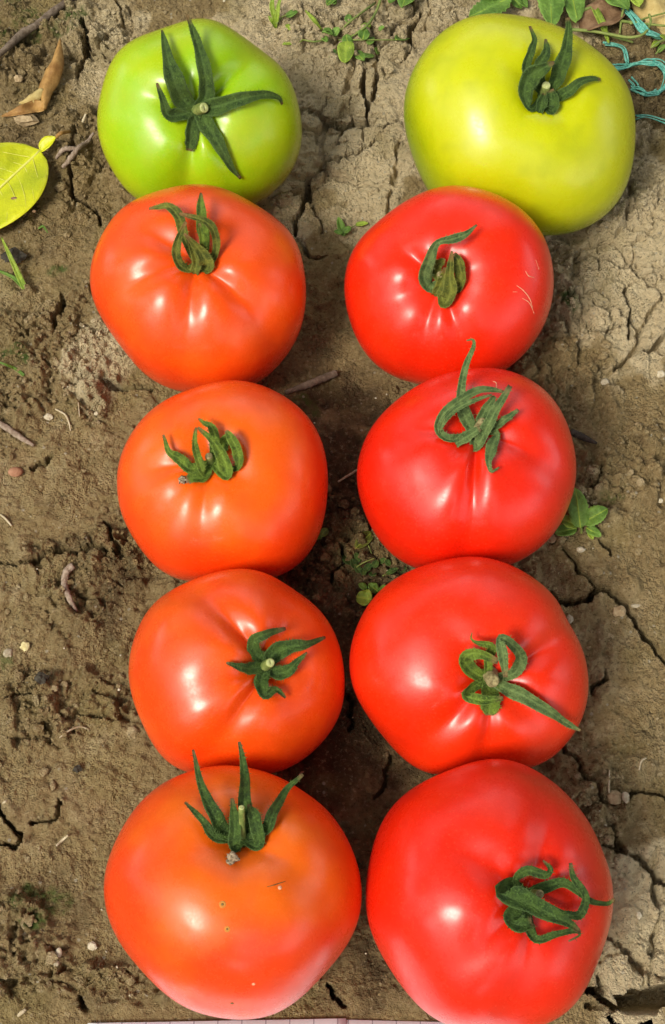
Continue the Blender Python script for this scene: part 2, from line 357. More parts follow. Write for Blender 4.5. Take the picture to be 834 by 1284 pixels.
def ribbon(P, W, Nh, fold=0.18, thick=0.00035, n=22, wav=0.05, hair=0, rng=None, na=5, curl=0.0):
    """closed thin blade along points P of widths W; Nh = facing hint per point; returns V, F, attrs"""
    rng = rng or np.random.RandomState(1)
    D = spline(np.hstack([P, np.asarray(W)[:, None], Nh]), n)
    C, w, H = D[:, :3], np.maximum(D[:, 3], 0.00025), D[:, 4:7]
    T = np.gradient(C, axis=0); prev = None; V = []; al = []; ed = []
    ss = np.linspace(-1, 1, na); top, bot = [], []
    ph = rng.uniform(0, 6.28, 2)
    for i in range(n):
        t = unit(T[i]); wd = np.cross(t, unit(H[i])); l = np.linalg.norm(wd)
        wd = wd/l if l > 0.25 or prev is None else unit(prev*0.8+wd)
        if prev is not None and wd@prev < 0: wd = -wd
        if prev is not None: wd = unit(prev*0.45+wd*0.55)
        prev = wd; nn = np.cross(wd, t)
        if nn@H[i] < 0: nn = -nn
        for s in ss:
            e = 1+wav*math.sin(i*0.9+ph[0 if s < 0 else 1])*abs(s)
            a = s*(1+curl*abs(s))
            off = wd*(w[i]/2*s*e)+nn*(fold*w[i]*(abs(s)**1.5-0.35)+curl*w[i]*(s*s))
            th = thick*(1-0.6*s*s)*(0.4+0.6*min(1, w[i]/0.003))
            top.append(C[i]+off+nn*th); bot.append(C[i]+off-nn*th)
            al.append(i/(n-1)); ed.append(abs(s))
    V = top+bot; m = n*na; F = []
    for i in range(n-1):
        for j in range(na-1):
            a = i*na+j
            F.append((a, a+1, a+na+1, a+na)); F.append((m+a, m+a+na, m+a+na+1, m+a+1))
        a = i*na; F.append((a, a+na, m+a+na, m+a)); a += na-1; F.append((a, m+a, m+a+na, a+na))
    for i in (0, n-1):
        for j in range(na-1):
            a = i*na+j
            F.append((a, m+a, m+a+1, a+1) if i == 0 else (a, a+1, m+a+1, m+a))
    al, ed = al*2, ed*2
    if hair:
        for _ in range(hair):
            i = rng.randint(1, n-1); side = rng.choice([0, na-1, rng.randint(0, na)])
            p = np.array(top[i*na+side]); d = unit(p-C[i]+unit(H[i])*rng.uniform(0.0002, 0.0012)+rng.normal(0, 0.0004, 3))
            L = rng.uniform(0.0005, 0.0012); q = unit(T[i])*0.00010; b = len(V)
            V += [p-q, p+q, p+d*L]; F.append((b, b+1, b+2)); al += [i/(n-1)]*3; ed += [1.0]*3
    return V, F, dict(along=al, edge=ed)
def tube(P, R, n=20, seg=9, jit=0.0, rng=None, cap=True):
    rng = rng or np.random.RandomState(2)
    D = spline(np.hstack([np.asarray(P, float), np.asarray(R, float)[:, None]]), n); C, r = D[:, :3], np.maximum(D[:, 3], 5e-5)
    T = np.gradient(C, axis=0); ref = np.array([0.13, 0.2, 1.0]); V = []; F = []
    for i in range(n):
        t = unit(T[i]); x = unit(np.cross(t, ref if abs(t@unit(ref)) < 0.95 else np.array([1.0, 0, 0]))); y = np.cross(t, x)
        for j in range(seg):
            a = 2*math.pi*j/seg; k = r[i]*(1+jit*rng.normal())
            V.append(C[i]+x*math.cos(a)*k+y*math.sin(a)*k)
    for i in range(n-1):
        for j in range(seg):
            a = i*seg+j; b = i*seg+(j+1) % seg; F.append((a, b, b+seg, a+seg))
    if cap: F.append(tuple(range(seg-1, -1, -1))); F.append(tuple((n-1)*seg+j for j in range(seg)))
    return V, F
def leaf_blade(base, direction, up, L, Wd, n=16, na=7, fold=0.12, droop=0.1, serr=0.0, round_=1.0, rng=None, thick=0.0002, ripple=0.03):
    """ovate leaf: round_ >1 blunter"""
    rng = rng or np.random.RandomState(3)
    d = unit(np.asarray(direction, float)); s = unit(np.cross(d, up)); u = np.cross(s, d)
    top, bot, al, ed = [], [], [], []; ph = rng.uniform(0, 6.28)
    for i in range(n):
        t = i/(n-1)
        w = Wd/2*(math.sin(math.pi*min(1, t**0.8))**(0.75/round_)) if 0 < t < 1 else 0.0
        w = max(w, 0.0001)*(1+serr*(1 if i % 2 else -1)*(t > 0.1))
        for j in np.linspace(-1, 1, na):
            p = np.asarray(base)+d*(t*L)+s*(w*j)+u*(fold*w*abs(j)*2-droop*L*t*t+ripple*Wd*math.sin(t*9+j*2+ph)*abs(j)+0.02*Wd*math.cos(t*26)*(1-abs(j))*abs(j)*2)
            top.append(p+u*thick); bot.append(p-u*thick); al.append(t); ed.append(abs(j))
    m = n*na; F = []
    for i in range(n-1):
        for j in range(na-1):
            a = i*na+j
            F.append((a, a+1, a+na+1, a+na)); F.append((m+a, m+a+na, m+a+na+1, m+a+1))
        a = i*na; F.append((a, a+na, m+a+na, m+a)); a += na-1; F.append((a, m+a, m+a+na, a+na))
    return top+bot, F, dict(along=al*2, edge=ed*2)
PXM = lambda p: np.linalg.norm(np.asarray(p)-CAM)/FPX        # metres per pixel of the measured photograph at a point
# ---------------------------------------------------------------- noise
def _hash(ix, iy, s):
    h = (ix.astype(np.int64)*374761393+iy.astype(np.int64)*668265263+s*1442695041) & 0xffffffff
    h = ((h ^ (h >> 13))*1274126177) & 0xffffffff
    h = ((h ^ (h >> 16))*2246822519) & 0xffffffff
    return (h ^ (h >> 15))/4294967295.0
def vnoise(x, y, s):
    ix, iy = np.floor(x), np.floor(y); fx, fy = x-ix, y-iy
    fx, fy = fx**3*(fx*(fx*6-15)+10), fy**3*(fy*(fy*6-15)+10)
    a, b, c, d = _hash(ix, iy, s), _hash(ix+1, iy, s), _hash(ix, iy+1, s), _hash(ix+1, iy+1, s)
    return (a*(1-fx)+b*fx)*(1-fy)+(c*(1-fx)+d*fx)*fy-0.5
def fbm(x, y, lam, s, o=4, g=0.5):
    r = 0*x; am = 1.0; f = 1/lam
    for i in range(o):
        c, sn = math.cos(i*1.1), math.sin(i*1.1)
        r = r+am*vnoise((x*c-y*sn)*f+17.3*i, (x*sn+y*c)*f-9.1*i, s+i); am *= g; f *= 2.03
    return r
def worley(x, y, lam, s):
    x, y = x/lam, y/lam; ix, iy = np.floor(x), np.floor(y)
    f1 = np.full(x.shape, 9.0); f2 = np.full(x.shape, 9.0); idv = np.zeros(x.shape)
    for dx in (-1, 0, 1):
        for dy in (-1, 0, 1):
            cx, cy = ix+dx, iy+dy
            px, py = cx+0.1+0.8*_hash(cx, cy, s), cy+0.1+0.8*_hash(cx, cy, s+7)
            d = np.hypot(px-x, py-y); h = _hash(cx, cy, s+13)
            near = d < f1
            f2 = np.where(near, f1, np.minimum(f2, d)); idv = np.where(near, h, idv); f1 = np.where(near, d, f1)
    return f1, f2, idv
def sstep(a, b, x):
    t = np.clip((x-a)/(b-a), 0, 1); return t*t*(3-2*t)
# ---------------------------------------------------------------- fruit placement (needed by the ground)
PLACED = {k: place(t) for k, t in FRUIT.items()}
# ---------------------------------------------------------------- ground
GX0, GX1, GY0, GY1, GS = -0.172, 0.172, -0.204, 0.296, 0.0005
def axis(a, b, far):
    core = np.arange(a, b, GS); grow = []; d = GS; p = core[-1]
    while p < far: d *= 1.33; p += d; grow.append(p)
    lo = []; d = GS; p = a
    while p > -far: d *= 1.33; p -= d; lo.append(p)
    return np.array(lo[::-1]+list(core)+grow), len(lo), len(core)
gx, nx0, nxc = axis(GX0, GX1, 60.0); gy, ny0, nyc = axis(GY0, GY1, 60.0)
X, Y = np.meshgrid(gx, gy)
near = sstep(0.6, 0.35, np.hypot(X, Y-0.04))
def blob(cx, cy, rx, ry=None, soft=0.5):
    ry = ry or rx
    c = at(cx, cy); ex = np.linalg.norm(at(cx+rx, cy)-c); ey = np.linalg.norm(at(cx, cy+ry)-c)
    d = np.hypot((X-c[0])/ex, (Y-c[1])/ey)+0.9*fbmA
    return sstep(1+soft*0.5, 1-soft*0.5, d)
fbmA = fbm(X, Y, 0.02, 101, 4)
crumb = np.clip(sum(blob(*b) for b in [(30, 470, 80, 75), (105, 745, 65, 60), (65, 870, 90, 50), (15, 1190, 60, 80), (700, 440, 60, 80), (790, 260, 90, 40), (60, 60, 90, 50),
      (140, 720, 40, 60), (400, 700, 90, 90), (760, 620, 90, 60), (110, 200, 40, 60), (440, 60, 90, 40), (790, 110, 60, 60), (120, 1240, 90, 30), (790, 1270, 60, 30), (760, 1010, 40, 40), (90, 410, 60, 50)]), 0, 1)
crumb = np.clip(crumb*0.9+0.12+0.5*np.clip(fbm(X, Y, 0.035, 55, 3), 0, 1), 0, 1)
plate = np.clip(sum(blob(*b) for b in [(430, 190, 100, 110), (780, 350, 80, 110), (500, 60, 90, 70), (790, 1150, 70, 90), (130, 60, 60, 60)]), 0, 1)
dry = 0.49+0*X
dry += 0.55*np.clip(blob(440, 120, 240, 170), 0, 1)+0.80*blob(790, 320, 110, 130)+0.45*blob(130, 450, 60, 45)+0.62*blob(800, 1170, 90, 120)+0.12*blob(780, 900, 90, 200)+0.35*blob(120, 60, 60, 70)
dry += 0.10*blob(40, 900, 120, 300)
dry -= 0.34*blob(430, 700, 90, 230)+0.34*blob(430, 960, 90, 200)+0.15*blob(420, 470, 90, 110)+0.12*blob(40, 90, 60, 70)+0.2*blob(450, 1230, 130, 60)+0.10*blob(100, 1150, 90, 140)+0.12*blob(130, 760, 50, 120)  # moister soil; between the fruit columns their shade is darkened in too
moss = np.clip(sum(blob(*b) for b in [(75, 345, 25, 15), (770, 625, 30, 14), (10, 830, 14, 22), (60, 1130, 50, 30), (715, 380, 12, 14), (30, 30, 60, 30), (15, 455, 30, 14), (380, 520, 30, 20)]), 0, 1)
# heights
qx, qy = X+0.004*fbm(X, Y, 0.02, 31), Y+0.004*fbm(X, Y, 0.02, 32)
h = 0.0055*fbm(X, Y, 0.075, 1, 3)+0.0030*fbm(X, Y, 0.026, 5, 4)+0.0020*fbm(X, Y, 0.0065, 9, 3)+0.0013*fbm(X, Y, 0.0026, 11, 2)
f1, f2, idv = worley(qx, qy, 0.034, 3)
edge = f2-f1+0.10*fbm(X, Y, 0.006, 77, 3)
h += plate*(0.0022*(idv-0.5)-0.0050*sstep(0.07, 0.02, edge))
f1, f2, idv = worley(qx+0.001*fbmA, qy, 0.012, 4)
edge = f2-f1+0.16*fbm(X, Y, 0.004, 78, 3)
gate = sstep(-0.02, 0.14, fbm(X, Y, 0.03, 60, 3))
h += np.clip(plate+0.6*crumb, 0, 1)*(0.0016*(idv-0.5)-0.0034*gate*sstep(0.12, 0.03, edge))
for lam, am, s in ((0.0085, 0.0030, 21), (0.0048, 0.0021, 22), (0.0027, 0.0013, 23), (0.0016, 0.0009, 24)):
    f1, f2, idv = worley(qx+0.0006*fbm(X, Y, 0.004, s), qy+0.0006*fbm(X, Y, 0.004, s+50), lam, s)
    h += (0.16+1.25*crumb)*am*1.15*(idv*1.3-0.25)*np.clip(1-1.5*f1**2, -0.2, 1)
# raised pale granular patch beside the orange tomato
def inpoly(poly):
    inside = np.zeros(X.shape, bool); pts = [at(*p) for p in poly]
    for i in range(len(pts)):
        a, b = pts[i], pts[i-1]
        cnd = ((a[1] > qy) != (b[1] > qy)) & (qx < (b[0]-a[0])*(qy-a[1])/((b[1]-a[1]) or 1e-9)+a[0]); inside ^= cnd
    return inside
pt = blob(138, 452, 62, 34, 0.25); f1, f2, idv = worley(qx, qy, 0.0022, 91)
h += pt*(0.0032+0.0012*(1-f1*f1*2)*(0.4+idv))
dry += 0.25*pt
# cracks that can be followed one by one: (points in the photograph, width px, depth mm)
CRACKS = [([(-8, 714), (30, 712), (60, 697), (95, 698), (120, 690), (143, 698)], 9, 8, 0.78), ([(150, 705), (147, 685), (140, 668), (131, 655)], 3, 3),
 ([(380, 143), (400, 148), (428, 166), (442, 157), (462, 157), (500, 156)], 12, 8, 0.78), ([(462, 157), (460, 137), (454, 115), (458, 98), (468, 99), (471, 118), (463, 136)], 6, 7),
 ([(398, 218), (412, 204), (440, 196), (470, 180)], 4, 4), ([(371, 298), (377, 268), (384, 246), (386, 230), (399, 216)], 7, 8), ([(368, 300), (384, 318), (410, 322)], 4, 4),
 ([(517, 5), (515, 40), (520, 55), (508, 72)], 5, 5), ([(560, 160), (520, 152), (495, 158)], 6, 5),
 ([(692, 742), (710, 756), (736, 755), (750, 740), (776, 753), (790, 771), (801, 786), (813, 800), (826, 818), (842, 838)], 8, 9), ([(706, 690), (722, 712), (728, 724), (747, 738)], 6, 5),
 ([(706, 938), (724, 958), (735, 980), (749, 1000), (759, 1011)], 5, 5), ([(769, 1035), (774, 1056), (784, 1070), (756, 1062)], 5, 5), ([(784, 1070), (800, 1074), (820, 1095), (842, 1108)], 6, 6), ([(788, 1002), (815, 996), (842, 1006)], 3, 3),
 ([(735, 1243), (752, 1250), (776, 1262)], 10, 9), ([(776, 1272), (790, 1270), (806, 1258), (825, 1248), (850, 1240)], 26, 14), ([(750, 1224), (757, 1240)], 4, 4), ([(735, 1262), (760, 1268), (780, 1262)], 6, 6),
 ([(14, 70), (36, 62), (72, 52)], 10, 9), ([(102, 175), (94, 205), (91, 236), (105, 257), (128, 290)], 6, 7), ([(106, 35), (110, 75), (98, 100)], 8, 7),
 ([(80, 374), (82, 388), (72, 398), (70, 412)], 7, 6), ([(30, 424), (44, 416), (48, 411)], 6, 5), ([(90, 487), (125, 486), (150, 490), (190, 491)], 8, 6), ([(40, 590), (52, 582), (66, 574)], 5, 4),
 ([(-5, 1008), (14, 1035), (28, 1056), (22, 1066), (-5, 1062)], 3, 4), ([(76, 1005), (70, 1030), (40, 1034)], 2, 3), ([(100, 1250), (110, 1268), (117, 1284)], 4, 4),
 ([(736, 425), (765, 418), (776, 417)], 5, 4), ([(806, 446), (820, 440), (842, 428)], 6, 6), ([(770, 470), (786, 452)], 4, 3), ([(720, 320), (770, 335), (800, 350), (842, 350)], 4, 4), ([(790, 360), (792, 400), (786, 430)], 3, 4),
 ([(740, 620), (750, 605), (752, 590)], 5, 4), ([(750, 682), (764, 700)], 6, 5), ([(742, 870), (756, 855), (759, 842)], 4, 4), ([(10, 880), (40, 870), (52, 862)], 3, 4),
 ([(420, 860), (440, 890), (438, 920)], 4, 3), ([(470, 1000), (485, 965), (490, 950)], 3, 3), ([(410, 1235), (425, 1255), (432, 1262)], 4, 4), ([(415, 735), (425, 715), (428, 690)], 4, 4)]
rngc = np.random.RandomState(5); XD, YD = X.copy(), Y.copy()
for pts, wpx, dep, *over in CRACKS:      # over: overhang added to shade the crack, as a share of the half width
    P = np.array([at(*p)[:2] for p in pts]); wm = wpx*0.00029
    for it in range(4):
        mid = (P[1:]+P[:-1])/2; d = P[1:]-P[:-1]; L = np.hypot(*d.T)
        mid += np.stack([-d[:, 1], d[:, 0]], -1)/np.maximum(L, 1e-6)[:, None]*(rngc.normal(0, 0.13, len(L))*L)[:, None]
        Q = np.empty((len(P)+len(mid), 2)); Q[0::2] = P; Q[1::2] = mid; P = Q
    m = (X > P[:, 0].min()-0.008) & (X < P[:, 0].max()+0.008) & (Y > P[:, 1].min()-0.008) & (Y < P[:, 1].max()+0.008)
    xs, ys = X[m], Y[m]; best = np.full(xs.shape, 9.0); bt = np.zeros(xs.shape); ox = np.zeros(xs.shape); oy = np.zeros(xs.shape)
    for i in range(len(P)-1):
        a, d = P[i], P[i+1]-P[i]; t = np.clip(((xs-a[0])*d[0]+(ys-a[1])*d[1])/max(d@d, 1e-12), 0, 1)
        ex, ey = a[0]+t*d[0]-xs, a[1]+t*d[1]-ys; dd = np.hypot(ex, ey); n_ = dd < best
        best = np.where(n_, dd, best); bt = np.where(n_, (i+t)/(len(P)-1), bt); ox = np.where(n_, ex, ox); oy = np.where(n_, ey, oy)
    wv = np.maximum(0.92*wm*(0.45+0.75*np.sin(np.pi*np.clip(bt, 0.04, 0.96))**0.5)*(1+0.6*fbm(xs, ys, 0.006, 40, 3)), 0.00105)
    cut = best < wv
    h[m] += np.where(cut, -dep*0.0020*(0.6+0.4*sstep(1.0, 0.3, best/wv)), 0.0004*sstep(0.004, 0.001, best))
    # rim pulled over the crack, an added overhang that keeps its walls dark
    sh = np.where(cut, 0.0, (over[0] if over else 0.52)*wv*sstep(2.6, 1.0, best/wv))/np.maximum(best, 1e-6)
    XD[m] += ox*sh; YD[m] += oy*sh
# level bed under every fruit and the paper, so that they rest on it
bed = 0*X
for k, (P, C, B) in PLACED.items():
    i = P[:, 2].argmin(); c = P[i]+C
    bed = np.maximum(bed, sstep(0.030, 0.012, np.hypot(X-c[0], Y-c[1])))
yp = at(300, 1279)[1]
padge = sstep(yp+0.008, yp+0.001, Y)*sstep(0.17, 0.13, np.abs(X+0.02))*sstep(-0.6, -0.5, Y)
bed = np.maximum(bed, padge)
h = h*near
under = 0*X
for k, (P, C, B) in PLACED.items():      # keep clods clear of the fruit flanks
    R = FRUIT[k]['co'][0]; d = np.hypot(X-C[0], Y-C[1])
    lim = C[2]-np.sqrt(np.clip(R*R-d*d, 0, None))*C[2]/R*1.02
    h = np.where(d < R, np.minimum(h, np.maximum(lim-0.001, -0.0002)), h)
h = h*(1-bed)-0.0004*padge
gv = np.stack([XD, YD, h], -1).reshape(-1, 3); ny_, nx_ = X.shape
ii = (np.arange(ny_-1)[:, None]*nx_+np.arange(nx_-1)[None, :]).ravel()
quads = np.stack([ii, ii+1, ii+nx_+1, ii+nx_], -1).astype(np.int32)
gm = bpy.data.meshes.new('ground')
gm.vertices.add(len(gv)); gm.vertices.foreach_set('co', gv.astype(np.float32).ravel())
gm.loops.add(quads.size); gm.loops.foreach_set('vertex_index', quads.ravel())
gm.polygons.add(len(quads)); gm.polygons.foreach_set('loop_start', np.arange(0, quads.size, 4, dtype=np.int32)); gm.polygons.foreach_set('loop_total', np.full(len(quads), 4, dtype=np.int32))
gm.polygons.foreach_set('use_smooth', np.ones(len(quads), bool))
gm.update(calc_edges=True); gm.validate()
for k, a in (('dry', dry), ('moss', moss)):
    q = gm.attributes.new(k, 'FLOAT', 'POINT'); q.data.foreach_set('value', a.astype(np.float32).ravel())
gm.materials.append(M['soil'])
ground = bpy.data.objects.new('ground', gm); COL.objects.link(ground); ground['kind'] = 'structure'
def gh(x, y):
    j = np.clip(np.searchsorted(gx, x)-1, 0, nx_-2); i = np.clip(np.searchsorted(gy, y)-1, 0, ny_-2)
    return float(max(h[i, j], h[i+1, j], h[i, j+1], h[i+1, j+1]))
def gpt(px, py, lift=0.0):
    p = at(px, py, 0.0)
    for _ in range(3): p = at(px, py, gh(p[0], p[1])+lift)
    return p
# loose crumbs of soil lying on it
def ico(sub):
    bm = bmesh.new(); bmesh.ops.create_icosphere(bm, subdivisions=sub, radius=1.0)
    V = np.array([v.co[:] for v in bm.verts]); F = [tuple(v.index for v in f.verts) for f in bm.faces]; bm.free(); return V, F
IV1, IF1 = ico(1); IV2, IF2 = ico(2); IV3, IF3 = ico(3)
rs = np.random.RandomState(12); cnt = 0; tries = 0; VV = []; FF = []; DR = []; base = 0
while cnt < 9000 and tries < 90000:
    tries += 1
    x, y = rs.uniform(GX0, GX1), rs.uniform(GY0, GY1)
    j = min(nx_-1, np.searchsorted(gx, x)); i = min(ny_-1, np.searchsorted(gy, y))
    if rs.rand() > crumb[i, j]**1.2*0.85+0.15 or padge[i, j] > 0.01: continue
    r = 0.00042*(rs.rand()+0.02)**-0.42
    r = min(r, 0.0032)
    if any(math.hypot(x-C[0], y-C[1]) < FRUIT[k]['co'][0]*0.80+r for k, (P, C, B) in PLACED.items()): continue
    iv, if_ = (IV2, IF2) if r > 0.0014 else (IV1, IF1)
    q = iv*(1+rs.normal(0, 0.17, (len(iv), 1)))*np.array([rs.uniform(0.8, 1.3), rs.uniform(0.8, 1.3), rs.uniform(0.55, 0.9)])*r
    a = rs.uniform(0, 6.28); ca, sa = math.cos(a), math.sin(a)
    q = q@np.array([[ca, -sa, 0], [sa, ca, 0], [0, 0, 1]])+[x, y, h[i, j]+r*0.25]
    VV.append(q); FF += [tuple(k+base for k in f) for f in if_]; base += len(iv); DR += [float(dry[i, j])+rs.uniform(-0.05, 0.25)]*len(iv); cnt += 1
cr_ = mesh_obj('soil_crumbs', np.vstack(VV), FF, 'soil', None, False, dict(dry=DR, moss=[0.0]*len(DR)))
cr_['kind'] = 'stuff'; cr_['label'] = 'loose brown soil crumbs scattered over the cracked earth'
# ---------------------------------------------------------------- tomatoes
SK = {
 'L1': skin('skin_lime', (0.44, 0.46, 0.001), (0.28, 0.50, 0.002), (0.48, 0.51, 0.001), -0.1, 0.85, 0.4, seed=1.0),
 'R1': skin('skin_yellow_green', (0.22, 0.32, 0.001), (0.50, 0.53, 0.001), (0.42, 0.47, 0.001), -0.45, 0.7, 0.25, seed=2.0),
 'L2': skin('skin_orange_a', (0.80, 0.052, 0.001), (0.82, 0.075, 0.002), (0.84, 0.12, 0.003), 0.2, 0.9, 0.45, seed=3.0),
 'R2': skin('skin_red_a', (0.75, 0.014, 0.0008), (0.77, 0.018, 0.001), (0.79, 0.030, 0.001), 0.2, 0.9, 0.4, seed=4.0),
 'L3': skin('skin_orange_b', (0.80, 0.050, 0.001), (0.82, 0.115, 0.001), (0.84, 0.095, 0.001), 0.35, 0.95, 0.5, seed=5.0),
 'R3': skin('skin_red_b', (0.74, 0.012, 0.0008), (0.75, 0.015, 0.001), (0.77, 0.024, 0.001), 0.2, 0.9, 0.35, seed=6.0),
 'L4': skin('skin_orange_c', (0.80, 0.052, 0.001), (0.80, 0.070, 0.002), (0.84, 0.12, 0.003), 0.2, 0.9, 0.5, seed=7.0),
 'R4': skin('skin_red_c', (0.77, 0.022, 0.001), (0.77, 0.022, 0.001), (0.79, 0.040, 0.002), 0.2, 0.9, 0.4, seed=8.0),
 'L5': skin('skin_orange_yellow', (0.77, 0.046, 0.001), (0.80, 0.150, 0.003), (0.82, 0.110, 0.002), 0.45, 1.1, 0.55, rough=0.48, seed=9.0),
 'R5': skin('skin_red_d', (0.72, 0.014, 0.0008), (0.72, 0.015, 0.001), (0.76, 0.026, 0.001), 0.2, 0.9, 0.35, rough=0.48, seed=10.0)}
LABEL = {
 'L1': 'pale lime green unripe tomato with six dark sepals spread like a star',
 'R1': 'big yellow green tomato beside the turquoise twine',
 'L2': 'orange tomato with sepals closed into a cage, touching the lime green tomato',
 'R2': 'red tomato with pale scratches on its side, next to the yellow green tomato',
 'L3': 'orange tomato whose calyx has a grey withered end and green stub',
 'R3': 'red tomato with tangled looping sepals, beside the small leafy seedling',
 'L4': 'orange tomato with a flat star calyx and pale round cut stem',
 'R4': 'red tomato with one long straight sepal reaching over its edge',
 'L5': 'orange yellow tomato with tall upright sepals and two dark dots',
 'R5': 'deep red tomato with curling looped sepals, next to the dark hole in the soil'}
